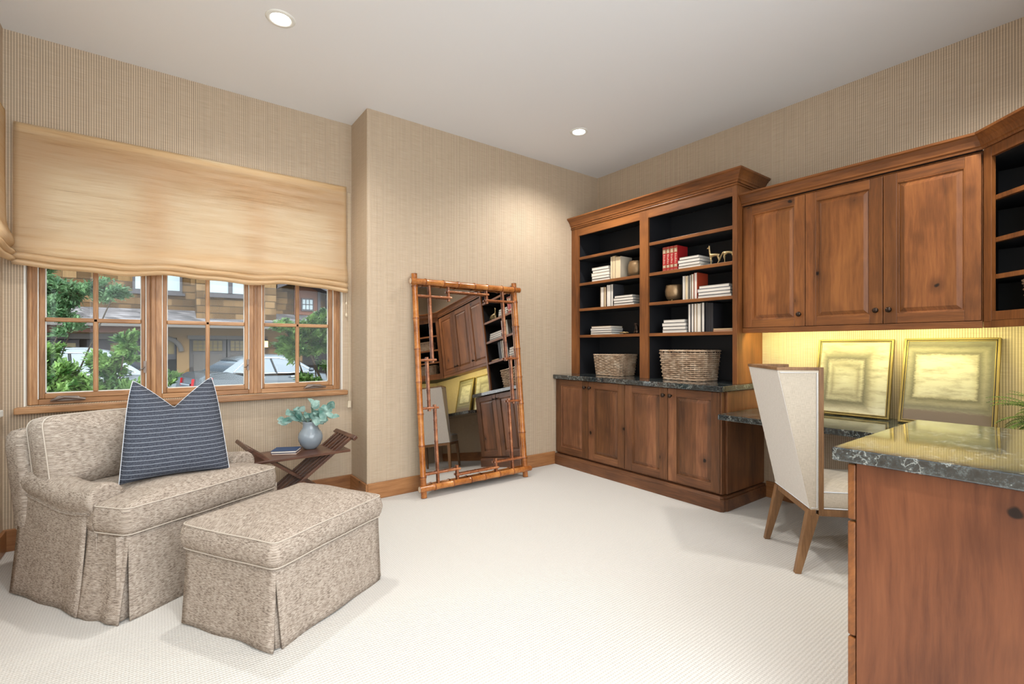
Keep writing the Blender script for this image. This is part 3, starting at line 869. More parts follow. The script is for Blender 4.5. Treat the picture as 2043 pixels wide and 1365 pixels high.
# ------------------------------------------------------------------ pictures
def art_mat(name, seed, inner, tone):
    t = NT(name)
    x, y, z = t.sep(t.uv())
    p = t.uv()
    nx = t.math('ADD', x, t.math('MULTIPLY', t.math('SUBTRACT', t.noise(t.vmath('ADD', p, (seed, 0, 0)), 4, 3), 0.5), 0.035))
    ny = t.math('ADD', y, t.math('MULTIPLY', t.math('SUBTRACT', t.noise(t.vmath('ADD', p, (0, seed, 0)), 4, 3), 0.5), 0.035))
    def boxd(cx, cy, hx, hy):
        a = t.math('DIVIDE', t.math('ABSOLUTE', t.math('SUBTRACT', nx, cx)), hx)
        b = t.math('DIVIDE', t.math('ABSOLUTE', t.math('SUBTRACT', ny, cy)), hy)
        return t.math('MAXIMUM', a, b)
    d = boxd(*inner)
    tex = t.noise(t.comb(t.math('MULTIPLY', x, 14), t.math('MULTIPLY', y, 60), seed), 1.0, 4, 0.7)
    dd = t.math('ADD', d, t.math('MULTIPLY', t.math('SUBTRACT', tex, 0.5), 0.24))
    col = t.ramp(t.math('MULTIPLY', dd, 0.5), tone)
    sm = t.noise(t.comb(t.math('MULTIPLY', x, 3), t.math('MULTIPLY', y, 12), seed + 3), 1.0, 4, 0.65)
    col = t.mix(t.math('MULTIPLY', t.math('SUBTRACT', sm, 0.46, clamp=True), 2.6, clamp=True), col, lin(104, 98, 86))
    if seed > 5:
        low = t.math('MULTIPLY', t.math('SUBTRACT', 0.15, t.math('ADD', y, t.math('MULTIPLY', t.math('SUBTRACT', tex, 0.5), 0.06)), clamp=True), 30, clamp=True)
        col = t.mix(low, col, lin(96, 84, 80))
    return t.fin(col, 0.75, 0, 0.3)
cr = lin(160, 154, 138); gr = lin(96, 92, 82); md = lin(132, 126, 112); lt = lin(172, 168, 156)
M['art1'] = art_mat('abstract_squares', 1.0, (0.40, 0.46, 0.30, 0.33), [(0.0, lt), (0.24, cr), (0.32, md), (0.40, cr), (0.47, gr), (0.56, md), (0.64, cr), (0.80, lt)])
M['art2'] = art_mat('abstract_rectangle', 7.0, (0.47, 0.56, 0.34, 0.26), [(0.0, lt), (0.42, lt), (0.50, cr), (0.55, gr), (0.64, md), (0.74, gr), (0.95, md)])
def picture(y0, y1, h, xb, xt, label, mat):
    t = thing('framed_picture', label, 'picture', (xb, (y0 + y1) / 2, 0.721), group='framed abstract pictures on the desk')
    ang = math.atan2(xt - xb, h)
    T = Matrix.Translation((xb, (y0 + y1) / 2, 0.7275)) @ Matrix.Rotation(ang, 4, 'Y')
    W_ = (y1 - y0) / 2; H_ = h / math.cos(ang)
    def fr(w0, w1, d0, d1):
        m = MB(); m.M = T
        m.box(d0, -W_ + w0, w0, d1, -W_ + w1, H_ - w0); m.box(d0, W_ - w1, w0, d1, W_ - w0, H_ - w0)
        m.box(d0, -W_ + w1, w0, d1, W_ - w1, w1); m.box(d0, -W_ + w1, H_ - w1, d1, W_ - w1, H_ - w0)
        return m
    part('frame', fr(0.0, 0.012, -0.0, 0.024), 'gold', t, bevel=0.002)
    part('frame_channel', fr(0.0121, 0.016, 0.006, 0.024), 'black', t)
    part('fillet', fr(0.0161, 0.021, 0.001, 0.024), 'gold', t, bevel=0.001)
    m = MB(); m.M = T
    m.quadgrid(lambda i, j: (0.006, W_ - 0.0212 - (2 * W_ - 0.0424) * i, 0.0212 + (H_ - 0.0424) * j), 1, 1, smooth=False, uv=True)
    m.box(0.0065, -W_ + 0.0212, 0.0212, 0.02, W_ - 0.0212, H_ - 0.0212)
    part('canvas', m, mat, t)
picture(0.985, 1.425, 0.518, 3.755, 3.868, 'gold-framed abstract with nested pale squares, beside the chair', 'art1')
picture(0.492, 0.93, 0.522, 3.715, 3.868, 'gold-framed abstract with one wide pale rectangle and dark base', 'art2')

# outlet under the desk
t = thing('wall_outlet', 'white wall outlet under the stone desk, seen in the mirror', 'outlet', (XR, 1.45, 0.35))
part('plate', MB().box(XR - .006, 1.415, 0.29, XR, 1.485, 0.41), 'white', t, bevel=0.002)
part('socket', MB().box(XR - .009, 1.435, 0.31, XR - .006, 1.465, 0.345).box(XR - .009, 1.435, 0.355, XR - .006, 1.465, 0.39), 'paper', t, bevel=0.002)
# ------------------------------------------------------------------ armchair
AX, AY, AR = -0.136, 2.641, RD(30.8)
W = 0.82
def skirt_panel(p0, p1, z1, parent, out=0.02, thick=0.006, gap0=0.0, gap1=0.0, seed=0, z0=0.004, z1b=None, name='skirt_panel', nu=16, taper=(0, 0)):
    """fabric panel from p0 to p1 (left to right seen from outside), flaring outward towards the floor"""
    p0 = Vector(p0); p1 = Vector(p1); d = (p1 - p0); L = d.length; d.normalize(); nrm = Vector((d.y, -d.x))
    z1b = z1 if z1b is None else z1b
    mb = MB()
    def fn(i, j):
        t = 1 - j  # 1 at the floor
        a = L * i + (gap0 * (1 - i) - gap1 * i) * t
        a = a - taper[0] * (1 - i) * t + taper[1] * i * t
        o = out * t ** 1.3 + 0.005 * math.sin(i * 6.5 + seed) * t + 0.004 * math.sin(i * 13 + seed * 2) * t
        zt = z1 + (z1b - z1) * i
        p = p0 + d * a + nrm * o
        return (p.x, p.y, z0 + (zt - z0) * j + 0.004 * math.sin(i * 8 + seed) * t)
    mb.quadgrid(fn, nu, 12)
    o = part(name, mb, 'tweed', parent)
    s = o.modifiers.new('thick', 'SOLIDIFY'); s.thickness = thick; s.offset = -1
    return o
ch = thing('armchair', 'oatmeal tweed skirted armchair with low rolled arms beneath the window', 'armchair', (AX, AY, 0), AR, local=True)
part('frame', MB().box(0.06, 0.03, 0.03, W - 0.03, 0.74, 0.365), 'tweed', ch)
skirt_panel((0.006, 0.785), (0.006, 0.235), 0.50, ch, 0.034, seed=1, taper=(0.0, 0.012), z1b=0.45)
skirt_panel((0.010, 0.232), (0.045, 0.0), 0.375, ch, 0.045, seed=2.2)
skirt_panel((0.047, 0.0), (W, 0.0), 0.375, ch, 0.016, seed=3.4, gap0=-0.004)
skirt_panel((W, 0.0), (W, 0.785), 0.40, ch, 0.02, seed=5)
skirt_panel((W, 0.785), (0.0, 0.785), 0.5, ch, 0.01, seed=6)
skirt_panel((0.01, 0.020), (0.12, 0.020), 0.37, ch, 0.004, seed=6, name='pleat_insert')
skirt_panel((0.012, 0.26), (0.012, 0.17), 0.37, ch, 0.004, seed=6, name='pleat_insert')
def arm(x0, sgn):
    """x0 outer edge, sgn +1 when the inside of the chair lies towards +x"""
    rings = []
    ysn = [0.178, 0.184, 0.196, 0.215, 0.26, 0.32, 0.40, 0.48, 0.56, 0.64, 0.72, 0.79]
    for y in ysn:
        k = max(0.0, min(1, (y - 0.178) / 0.04)); k = math.sqrt(max(0, 1 - (1 - k) ** 2))
        rr = 0.072 * (0.80 + 0.20 * k)
        u = (y - 0.2) / 0.6
        top = 0.572 - 0.018 * math.sin(max(0, min(1, u * 1.6)) * PI) + 0.05 * max(0, u - 0.55) / 0.45 * max(0, u - 0.2)
        zc = top - 0.066; xc = 0.064
        r = []
        r.append((0.012 + 0.006 * (1 - k), 0.372)); r.append((0.006, 0.40)); r.append((0.010, zc - 0.055))
        for a in range(200, -31, -21):
            r.append((xc + rr * 1.06 * math.cos(RD(a)), zc + rr * math.sin(RD(a))))
        r.append((0.122, zc - 0.055)); r.append((0.124, 0.40)); r.append((0.122, 0.372))
        rings.append([(x0 + sgn * px, y + 0.010 * (1 - k), pz) for px, pz in r])
    mb = MB(); mb.loft(rings, True, True)
    o = part('arm', mb, 'tweed', ch)
    # pleat lines radiating on the arm front
    pm = MB()
    for a in (158, 118, 78, 38):
        pts = []
        for k in range(5):
            rr = 0.064 - 0.002 * k
            aa = RD(a - k * 3)
            pts.append((x0 + sgn * (0.064 + rr * 1.06 * math.cos(aa)), 0.250 - 0.013 * k - 0.002 * k * k, 0.506 + rr * math.sin(aa) - 0.0015 * k))
        pm.tube(pts, [0.0008, 0.0022, 0.0026, 0.0022, 0.001], 5)
    part('pleat', pm, 'tweed', o)
    # welt along the outer side of the arm
    wm = MB()
    wm.tube([(x0 + sgn * 0.004, 0.21 + 0.57 * k / 10, 0.446 - 0.018 * math.sin(min(1, k / 10 * 1.6) * PI) + 0.05 * max(0, k / 10 - .55) / .45 * max(0, k / 10 - .2)) for k in range(11)], 0.0045, 5)
    part('welt', wm, 'tweed', o)
    return o
arm(0.0, 1); arm(W, -1)
# outside back, leaning
bm = MB()
rings = []
for z, yo, th, ins in ((0.30, .02, .12, -.005), (0.45, .03, .13, -0.012), (0.60, .055, .14, -0.016), (0.70, .075, .14, -0.016), (0.75, .085, .135, -.010), (0.774, .09, .11, .006), (0.784, .092, .06, .03)):
    pts = round_poly([(0.0 + ins, 0.70 + yo + (.10 - th) / 2), (W - ins, 0.70 + yo + (.10 - th) / 2), (W - ins, 0.70 + yo + (.10 + th) / 2), (ins, 0.70 + yo + (.10 + th) / 2)], min(.03, th * .4), 4, 0.08)
    rings.append([(p.x, p.y, z) for p in pts])
bm.loft(rings, True, True)
part('backrest', bm, 'tweed', ch)
# seat cushion: T shaped
T_ = [(0.035, -0.012), (W - .01, -0.012), (W, 0.185), (W - 0.135, 0.20), (W - 0.135, 0.66), (0.135, 0.66), (0.135, 0.20), (0.004, 0.185)]
ol = round_poly([Vector(p) for p in T_], [0.045, 0.045, .03, .012, .03, .03, .012, .03], 5, 0.03)
b_, p_ = cushion(ol, (W / 2, 0.13), 0.372, 0.494, 0.045, 0.012, seed=3, wr=0.007)
sc_ = part('seat_cushion', b_, 'tweed', ch)
part('piping', p_, 'piping', sc_)
# back cushion: outline in (x, height), thickness along y, leaning back
ol = round_poly([Vector(p) for p in [(0.025, 0.0), (0.765, 0.0), (0.775, 0.315), (0.012, 0.35)]], [0.04, 0.05, 0.11, 0.05], 7, 0.03)
b_, p_ = cushion(ol, (0.38, 0.17), 0.0, 0.15, 0.07, 0.014, seed=9, crownb=0.02, wr=0.009)
Tm = Matrix.Translation((0, 0.700, 0.488)) @ Matrix.Rotation(RD(-9), 4, 'X') @ Matrix.Rotation(PI / 2, 4, 'X')
for q_ in (b_, p_):
    q_.v = [Tm @ (v + Vector((0, 0.012 * math.sin((v.x + .02) / .78 * PI) * (v.y > 0.15), 0))) for v in q_.v]
bc = part('back_cushion', b_, 'tweed', ch)
part('piping', p_, 'piping', bc)

# ------------------------------------------------------------------ ottoman
ot = thing('ottoman', 'oatmeal tweed skirted ottoman with piped cushion in front of the armchair', 'ottoman', (0.369, 2.028, 0), RD(30.8), local=True)
OW, OD = 0.655, 0.55
part('frame', MB().box(0.03, 0.03, 0.03, OW - 0.03, OD - 0.03, 0.325), 'tweed', ot)
skirt_panel((0.012, OD - .012), (0.012, 0.012), 0.322, ot, 0.014, seed=1.5, taper=(0, 0.006))
skirt_panel((0.014, 0.012), (OW - .012, 0.012), 0.322, ot, 0.014, seed=4.1, gap0=0.022)
skirt_panel((OW - .012, 0.012), (OW - .012, OD - .012), 0.322, ot, 0.014, seed=7)
skirt_panel((OW - .012, OD - .012), (0.012, OD - .012), 0.322, ot, 0.014, seed=8)
skirt_panel((0.02, 0.026), (0.10, 0.026), 0.318, ot, 0.010, seed=2, name='pleat_insert')
skirt_panel((0.024, 0.10), (0.024, 0.02), 0.318, ot, 0.010, seed=2, name='pleat_insert')
ol = round_poly([Vector(p) for p in [(0.0, 0.0), (OW, 0.0), (OW, OD), (0.0, OD)]], 0.035, 5, 0.03)
b_, p_ = cushion(ol, (OW / 2, OD / 2), 0.326, 0.434, 0.048, 0.018, seed=6, wr=0.010)
oc = part('cushion', b_, 'tweed', ot); part('piping', p_, 'piping', oc)

# ------------------------------------------------------------------ pillow
pw = thing('throw_pillow', 'charcoal pinstriped throw pillow with chopped top leaning on the armchair', 'pillow', (0.088, 2.985, 0.545), RD(3), local=True)
def pil(side):
    def fn(i, j):
        a = i * 2 - 1; b = j
        hw = 0.232 - 0.012 * b - 0.045 * b ** 3
        hw *= 1 - 0.05 * math.sin(b * PI)
        x = a * hw
        z = b * 0.475 + 0.022 * math.sin(PI * b) * 0
        notch = max(0, 1 - abs(a + 0.02)) ** 1.15 * b ** 3 * 0.15
        z -= notch
        z += 0.018 * a * a * (1 - b) ** 4 * -1 + 0.012 * (1 - a * a) * (1 - b) ** 3 * 0
        t = ((1 - a ** 4) * (1 - (2 * b - 1) ** 4)) ** 0.55 * 0.085 * (1 - 0.35 * b * (1 - abs(a)))
        t += 0.004 * noise.noise(Vector((a * 3, b * 4, side))) * (1 - a ** 4)
        y = side * t
        # lean back onto the cushion
        y += 0.195 * max(0.0, z / 0.47) ** 1.05
        return (x, y, z)
    return fn
pm = MB(); pm.quadgrid(pil(-1), 44, 44, uv=True, uvz=2.1)
n0 = len(pm.v)
pm.quadgrid(pil(1), 44, 44, uv=True, uvz=2.1)
pm.f = [f if max(f) < n0 else f[::-1] for f in pm.f]
pb = part('cover', pm, 'pillow', pw, weld=True)
f_ = pil(0)
pp = MB(); pp.tube([f_(0, k / 24) for k in range(25)], 0.0022, 5)
pp.tube([f_(1, k / 24) for k in range(25)], 0.0022, 5)
pp.tube([f_(k / 30, 1) for k in range(31)], 0.0016, 5)
part('piping', pp, 'pipe_light', pw)

# ------------------------------------------------------------------ slatted X side table
tb = thing('folding_side_table', 'dark wood folding side table with crossed slats between armchair and wall', 'table', (0.803, 3.60, 0), RD(3), local=True)
TZ = 0.45
part('tabletop', MB().box(-0.305, -0.155, TZ - 0.018, 0.32, 0.155, TZ), 'walnut', tb, bevel=0.003)
def slats(sgn, ys, nm):
    for y in ys:
        m = MB()
        p0 = Vector((-sgn * 0.37, y, 0.0)); p1 = Vector((sgn * 0.337, y, 0.535))
        d = (p1 - p0).normalized(); nn = Vector((-d.z, 0, d.x)) * 0.011
        a, b = Vector((0, -0.0085, 0)), Vector((0, 0.0085, 0))
        m.hexa([p0 - nn + a, p0 + nn + a, p0 + nn + b, p0 - nn + b, p1 - nn + a, p1 + nn + a, p1 + nn + b, p1 - nn + b])
        m.v = [Vector((v.x, v.y, max(v.z, 0.0))) for v in m.v]
        part('slat', m, 'walnut', tb, bevel=0.002)
    m = MB()
    m.M = Matrix.Translation((sgn * 0.337, 0, 0.535)) @ Matrix.Rotation(-sgn * RD(37), 4, 'Y')
    m.box(-0.017, -0.2, -0.014, 0.017, 0.2, 0.012)
    part('handle_rail', m, 'walnut', tb, bevel=0.005)
    m = MB(); m.box(-sgn * 0.37 - .014, -0.16, 0, -sgn * 0.37 + .014, 0.16, 0.02)
    part('foot_rail', m, 'walnut', tb, bevel=0.004)
slats(1, [-0.135, -0.081, -0.027, 0.027, 0.081, 0.135], 'r')
slats(-1, [-0.108, -0.054, 0.0, 0.054, 0.108], 'l')
# notebooks
def notebook(z, lab, m, dx=0, dy=0, th=0.015):
    t = thing('notebook', lab, 'book', (0.730 + dx, 3.611 + dy, z), RD(-27), group='notebooks on the side table', local=True)
    a, b = 0.082, 0.068
    part('cover', MB().box(-a, -b, 0, a, b, 0.0025).box(-a, -b, th - .0025, a, b, th).box(-a, b - .003, .0025, a, b, th - .0025), m, t)
    part('page_block', MB().box(-a + .003, -b + .003, .0026, a - .003, b - .0035, th - .0026), 'paper', t)
notebook(TZ + 0.0005, 'brown leather notebook under the blue one on the side table', 'tan', 0.004, 0.0, 0.012)
notebook(TZ + 0.0130, 'navy blue notebook on top of the brown one on the side table', 'navy', th=0.016)
# vase
vx, vy = 0.905, 3.668
_vp = [(0.0, 0), (0.036, 0), (0.042, 0.004), (0.064, 0.028), (0.077, 0.062), (0.079, 0.085), (0.072, 0.112), (0.056, 0.134), (0.0505, 0.146), (0.049, 0.170), (0.052, 0.186), (0.0525, 0.190), (0.047, 0.189), (0.043, 0.17), (0.043, 0.145), (0.02, 0.13), (0.0, 0.13)]
vs_ = part('vase', MB().lathe([(a * 1.07, b * 1.05) for a, b in _vp], (vx, vy, TZ + 0.0005), 40, cap=False), 'vase')
tag(vs_, 'round glazed blue-grey vase on the dark slatted side table', 'vase')
random.seed(11)
eu = thing('eucalyptus_sprigs', 'blue-green eucalyptus sprigs standing in the grey vase', 'plant', (vx, vy, TZ + 0.14))
px = Vector((0.8, -0.6, 0)); py = Vector((0.6, 0.8, 0))
stems = [((-.055, .0), (-.105, .235), (-.185, .205)), ((-.04, .01), (-.07, .235), (-.125, .275)), ((.0, .0), (.0, .25), (.02, .31)),
         ((.02, -.02), (.05, .24), (.10, .27)), ((.03, .01), (.09, .25), (.175, .23)), ((.02, .0), (.08, .26), (.15, .30)), ((-.02, 0), (-.03, .24), (-.06, .285)),
         ((0., -.03), (.04, .215), (.11, .225)), ((0., .03), (-.05, .22), (-.085, .215))]
lf = MB(); stm = MB()
def leaf(mb, c, dirv, nrm, L, Wd, cup=0.15, n=6):
    dirv = dirv.normalized(); nrm = (nrm - dirv * nrm.dot(dirv)).normalized(); s_ = dirv.cross(nrm)
    vs = []; fs = []
    for k in range(n + 1):
        t = k / n
        w_ = Wd * math.sin(PI * min(1, t * 0.93 + 0.05)) ** 0.6
        ctr = c + dirv * (L * t) + nrm * (-cup * L * (t * t))
        vs += [ctr - s_ * w_ / 2 + nrm * w_ * 0.22, ctr, ctr + s_ * w_ / 2 + nrm * w_ * 0.22]
    for k in range(n):
        a = k * 3
        fs += [(a, a + 1, a + 4, a + 3), (a + 1, a + 2, a + 5, a + 4)]
    mb.add(vs, fs, 0, True)
for si, (p0, p1, p2) in enumerate(stems):
    dpt = random.uniform(-0.05, 0.05)
    b0 = Vector((vx, vy, TZ + 0.14)) + px * p0[0] * 0.5 + py * p0[1]
    b1 = Vector((vx, vy, TZ)) + px * p1[0] * 0.72 + py * dpt * 0.5 + Vector((0, 0, p1[1] - .01))
    b2 = Vector((vx, vy, TZ)) + px * p2[0] + py * dpt + Vector((0, 0, p2[1]))
    pts = [((1 - t) ** 2) * b0 + 2 * t * (1 - t) * b1 + t * t * b2 for t in [k / 8 for k in range(9)]]
    stm.tube(pts, [0.0022 - 0.0001 * k for k in range(9)], 5)
    for k in (4, 5, 6, 7, 8):
        for sd in (-1, 1):
            if random.random() < 0.22: continue
            d = (pts[min(k + 1, 8)] - pts[k - 1]).normalized()
            side = Vector((random.uniform(-1, 1), random.uniform(-1, 1), random.uniform(-.5, .7))).normalized()
            dd = (d * 0.5 + side * 0.9)
            leaf(lf, pts[k], dd, Vector((random.uniform(-.6, .6), -0.8 + random.uniform(-.5, .5), random.uniform(.1, 1))), random.uniform(.050, .074), random.uniform(.044, .058))
part('stem', stm, 'stem', eu)
part('leaves', lf, 'euca', eu)

# ------------------------------------------------------------------ bamboo floor mirror
mx0, my0 = 1.692, 3.412
lean = math.atan2(3.592 - 3.412, 1.79)
mr = thing('floor_mirror', 'tall leaning floor mirror in a honey-coloured bamboo fretwork frame', 'mirror', (mx0, my0, 0), 0)
TM = Matrix.Translation((mx0, my0, 0)) @ Matrix.Rotation(-lean, 4, 'X')   # local: x along wall, z up the frame, -y to the room
MWd, MH = 1.022, 1.80
def pole(p0, p1, r, spacing, off, parent, nm, matr, ends=True, wob=0.0):
    p0 = Vector(p0); p1 = Vector(p1); d = p1 - p0; L = d.length; d.normalize()
    nodes = []; k = off
    while k < L - 0.015:
        nodes.append(k); k += spacing * random.uniform(0.85, 1.15)
    m = MB(); m.M = TM
    ts = [0.0]
    for q_ in nodes:
        ts += [q_ - r * 0.9, q_ - r * 0.25, q_, q_ + r * 0.25, q_ + r * 0.9]
    ts.append(L); ts = sorted(t for t in ts if 0 <= t <= L)
    rs = []
    for t in ts:
        bb_ = 0
        for q_ in nodes:
            dd = abs(t - q_)
            if dd < r * 0.1: bb_ = 0.14
            elif dd < r * 0.4: bb_ = 0.10
        rs.append(r * (1 + bb_))
    m.tube([p0 + d * t for t in ts], rs, 14, mi=0)
    if nodes:
        for q_ in nodes:
            for s_ in (-1, 1):
                c_ = p0 + d * (q_ + s_ * r * 0.13)
                m.tube([c_ - d * r * 0.07, c_ + d * r * 0.07], r * 1.2, 14, mi=1)
    if ends:
        for e, s_ in ((p0, -1), (p1, 1)):
            m.tube([e, e + d * s_ * 0.0015], r * 0.93, 14, mi=2)
            m.tube([e - d * s_ * 0.001, e + d * s_ * 0.002], [r * 1.04, r * 1.02], 14, mi=1, cap=False)
    return part(nm, m, [matr, 'bamboo_node', 'cane_end'], parent)
random.seed(5)
R_ = 0.0235
Z0_, Z1_ = 0.075, 1.735
part('mirror_glass', (lambda m: (setattr(m, 'M', TM), m.box(0.0, 0.012, Z0_, MWd, 0.018, Z1_))[1])(MB()), 'mirror', mr)
part('backing', (lambda m: (setattr(m, 'M', TM), m.box(0.0, 0.0185, Z0_, MWd, 0.024, Z1_))[1])(MB()), 'black', mr)
pole((0, 0, 0.002), (0, 0, MH), R_, 0.235, 0.16, mr, 'post', 'bamboo')
pole((MWd, 0, 0.002), (MWd, 0, MH), R_, 0.235, 0.17, mr, 'post', 'bamboo')
pole((-0.045, -0.022, Z0_), (MWd + 0.045, -0.022, Z0_), R_ * 1.04, 0.165, 0.13, mr, 'bottom_rail', 'bamboo')
pole((-0.045, -0.022, Z1_), (MWd + 0.045, -0.022, Z1_), R_ * 1.04, 0.155, 0.13, mr, 'top_rail', 'bamboo')
r2 = 0.0095
def stick(a0, z0, a1, z1, y=0.0, sp=0.085):
    pole((a0, y, z0), (a1, y, z1), r2, sp, 0.045, mr, 'fretwork_stick', 'bamboo_thin', ends=False)
zt = Z1_; zb = Z0_
L_ = MWd
for s_, f in ((0, lambda a: a), (1, lambda a: L_ - a)):
    stick(f(0.135), zt + 0.03, f(0.135), zt - 0.665)
    stick(f(0.0), zt - 0.115, f(0.335), zt - 0.115, -0.010)
    stick(f(0.315), zt + 0.03, f(0.315), zt - 0.145)
    stick(f(0.0), zt - 0.645, f(0.16), zt - 0.645, -0.010)
    stick(f(0.085), zt - 0.62, f(0.085), zt - 1.06)
    stick(f(0.0), zt - 1.035, f(0.16), zt - 1.035, -0.010)
    stick(f(0.135), zt - 1.01, f(0.135), zb)
    stick(f(0.0), zb + 0.105, f(0.335), zb + 0.105, -0.010)
    stick(f(0.315), zb, f(0.315), zb + 0.135)
stick(0.30, zt - 0.062, L_ - 0.30, zt - 0.062, -0.010)
stick(0.30, zb + 0.058, L_ - 0.30, zb + 0.058, -0.010)

# ------------------------------------------------------------------ desk chair
# local: x from near rear leg to far rear leg, y towards the front of the seat
dc = thing('desk_chair', 'linen wing-sided desk chair with weathered wood legs turned towards the stone desk', 'chair', (2.71, 1.086, 0), math.atan2(0.68267, 0.73072), local=True)
# local y is to the left of x: the seat front lies at -y
CWd = 0.486
yb0, yb1 = -0.045, 0.112      # rear plane at the bottom (z .345) and top (z 1.075)
zb0, zb1 = 0.345, 1.072
yf = -0.088                   # front edge of the wings (vertical)
def slab(mb, pts_out, normal, th):
    n = Vector(normal).normalized() * th
    a = [Vector(p) for p in pts_out]; b = [p + n for p in a]
    mb.add(a + b, [(0, 1, 2, 3), (7, 6, 5, 4), (0, 4, 5, 1), (1, 5, 6, 2), (2, 6, 7, 3), (3, 7, 4, 0)])
m = MB()
slab(m, [(0.002, yb0, zb0), (CWd - .002, yb0, zb0), (CWd - .002, yb1, zb1), (0.002, yb1, zb1)], (0, -1, 0), 0.045)
part('backrest', m, 'linen_pale', dc, bevel=0.003, seg=2)
for x, s_ in ((0.0, 1), (CWd, -1)):
    m = MB()
    slab(m, [(x, yf, zb0 - 0.004), (x, yb0 - .002, zb0 - 0.004), (x, yb1 - .003, zb1), (x, yf, zb1)], (s_, 0, 0), 0.028)
    wg = part('wing', m, 'linen', dc, bevel=0.002, seg=1)
    m = MB()
    m.hexa([(x - 0.001 * s_, yf - 0.024, zb0 - .03), (x + 0.030 * s_, yf - 0.024, zb0 - .03), (x + 0.030 * s_, yf, zb0 - .03), (x - 0.001 * s_, yf, zb0 - .03),
            (x - 0.001 * s_, yf - 0.024, zb1 + .016), (x + 0.030 * s_, yf - 0.024, zb1 + .016), (x + 0.030 * s_, yf, zb1 + .016), (x - 0.001 * s_, yf, zb1 + .016)])
    part('front_edge', m, 'oakleg', wg, bevel=0.002)
    m = MB(); m.box(x - .001 * s_, yf - .0, zb1, x + .030 * s_, yb1 + .003, zb1 + 0.016)
    part('top_rail', m, 'oakleg', wg, bevel=0.002)
    m = MB()
    e = -s_ * 0.0035
    loop = [(x + e, yf + .010, zb0 + .008), (x + e, yb0 - .006, zb0 + .008), (x + e, yb1 - .012, zb1 - .012), (x + e, yf + .010, zb1 - .012)]
    m.tube([loop[2], loop[3], loop[0], loop[1]], 0.0022, 5); part('piping', m, 'pipe_light', wg)
m = MB(); m.box(0, yb1 - .02, zb1, CWd, yb1 + .004, zb1 + .016)
part('top_rail', m, 'oakleg', dc, bevel=0.002)
m = MB()
m.tube([(0.004, yb0 + .002, zb0 + .006), (CWd - .004, yb0 + .002, zb0 + .006)], 0.003, 5)
part('piping', m, 'pipe_light', dc)
m = MB(); m.box(0.0, yb0 - .03, zb0 - 0.034, CWd, yb0, zb0 - .001); part('rear_apron', m, 'oakleg', dc, bevel=0.002)
for x in (0.0, CWd - .03):
    m = MB(); m.box(x, -0.50, zb0 - 0.034, x + .03, yf, zb0 + .002); part('side_apron', m, 'oakleg', dc, bevel=0.002)
m = MB(); m.box(0, -0.53, zb0 - .034, CWd, -0.50, zb0 + .002); part('front_apron', m, 'oakleg', dc, bevel=0.002)
for x, s_ in ((0.0, 1), (CWd, -1)):
    m = MB()
    m.hexa([(x, -0.004, 0), (x + s_ * .030, -0.004, 0), (x + s_ * .030, 0.026, 0), (x, 0.026, 0),
            (x, yf - .004, zb0 - .03), (x + s_ * .040, yf - .004, zb0 - .03), (x + s_ * .040, yb0 + .006, zb0 - .004), (x, yb0 + .006, zb0 - .004)])
    part('leg', m, 'oakleg', dc, bevel=0.003)
    m = MB()
    m.hexa([(x, -0.530, 0), (x + s_ * .026, -0.530, 0), (x + s_ * .026, -0.500, 0), (x, -0.500, 0),
            (x, -0.530, zb0 - .03), (x + s_ * .036, -0.530, zb0 - .03), (x + s_ * .036, -0.490, zb0 - .03), (x, -0.490, zb0 - .03)])
    part('leg', m, 'oakleg', dc, bevel=0.003)
ol = round_poly([Vector(p) for p in [(0.004, -0.535), (CWd - .004, -0.535), (CWd - .004, yf - .002), (0.004, yf - .002)]], 0.02, 4, 0.04)
b_, p_ = cushion(ol, (CWd / 2, -.31), zb0 + .004, zb0 + .095, 0.035, 0.006, seed=2, wr=0.002)
sc_ = part('seat', b_, 'linen', dc)
part('piping', p_, 'pipe_light', sc_)

# ------------------------------------------------------------------ books
cov = {}
for n_, c_ in {'black': (34, 34, 38), 'grey': (110, 108, 106), 'cream': (216, 204, 182), 'tan': (176, 148, 112), 'white': (226, 222, 214), 'charcoal': (62, 62, 66), 'red': (168, 32, 34), 'rust': (168, 62, 36), 'blue-grey': (92, 100, 116), 'brown': (96, 66, 50)}.items():
    cov[n_] = plain('cover_' + n_.replace('-', '_'), c_, 0.5)
M['pages_w'] = plain('book_pages_white', (224, 218, 208), 0.85, bump=(220, 0.3))
M['pages_c'] = plain('book_pages_cream', (214, 194, 158), 0.85, bump=(220, 0.3))
M['giltband'] = plain('gilt_band', (176, 152, 120), 0.4, 0.4)
def book(Mx, T, D, H, colour, pages, label, group, spine_out=False):
    """local (t, d, h): thickness, depth from the front edge, height"""
    c = MB(); c.M = Mx
    b = 0.0022
    if spine_out:
        poly = [(0, 0), (T, 0), (T, D), (T - b, D), (T - b, b), (b, b), (b, D), (0, D)]
    else:
        poly = [(0, 0), (b, 0), (b, D - b), (T - b, D - b), (T - b, 0), (T, 0), (T, D), (0, D)]
    c.prism(poly, 0, H)
    o = part('book', c, cov[colour], None)
    tag(o, label, 'book', group)
    p = MB(); p.M = Mx
    if spine_out: p.box(b + .0002, b + .0002, .003, T - b - .0002, D - .003, H - .003)
    else: p.box(b + .0002, .003, .003, T - b - .0002, D - b - .0002, H - .003)
    part('page_block', p, pages, o)
    return o
def mat_up(x, y, z, tilt=0.0):   # thickness towards -y, depth +x, height z
    return Matrix.Translation((x, y, z)) @ Matrix.Rotation(tilt, 4, 'X') @ Matrix(((0, 1, 0, 0), (-1, 0, 0, 0), (0, 0, 1, 0), (0, 0, 0, 1)))
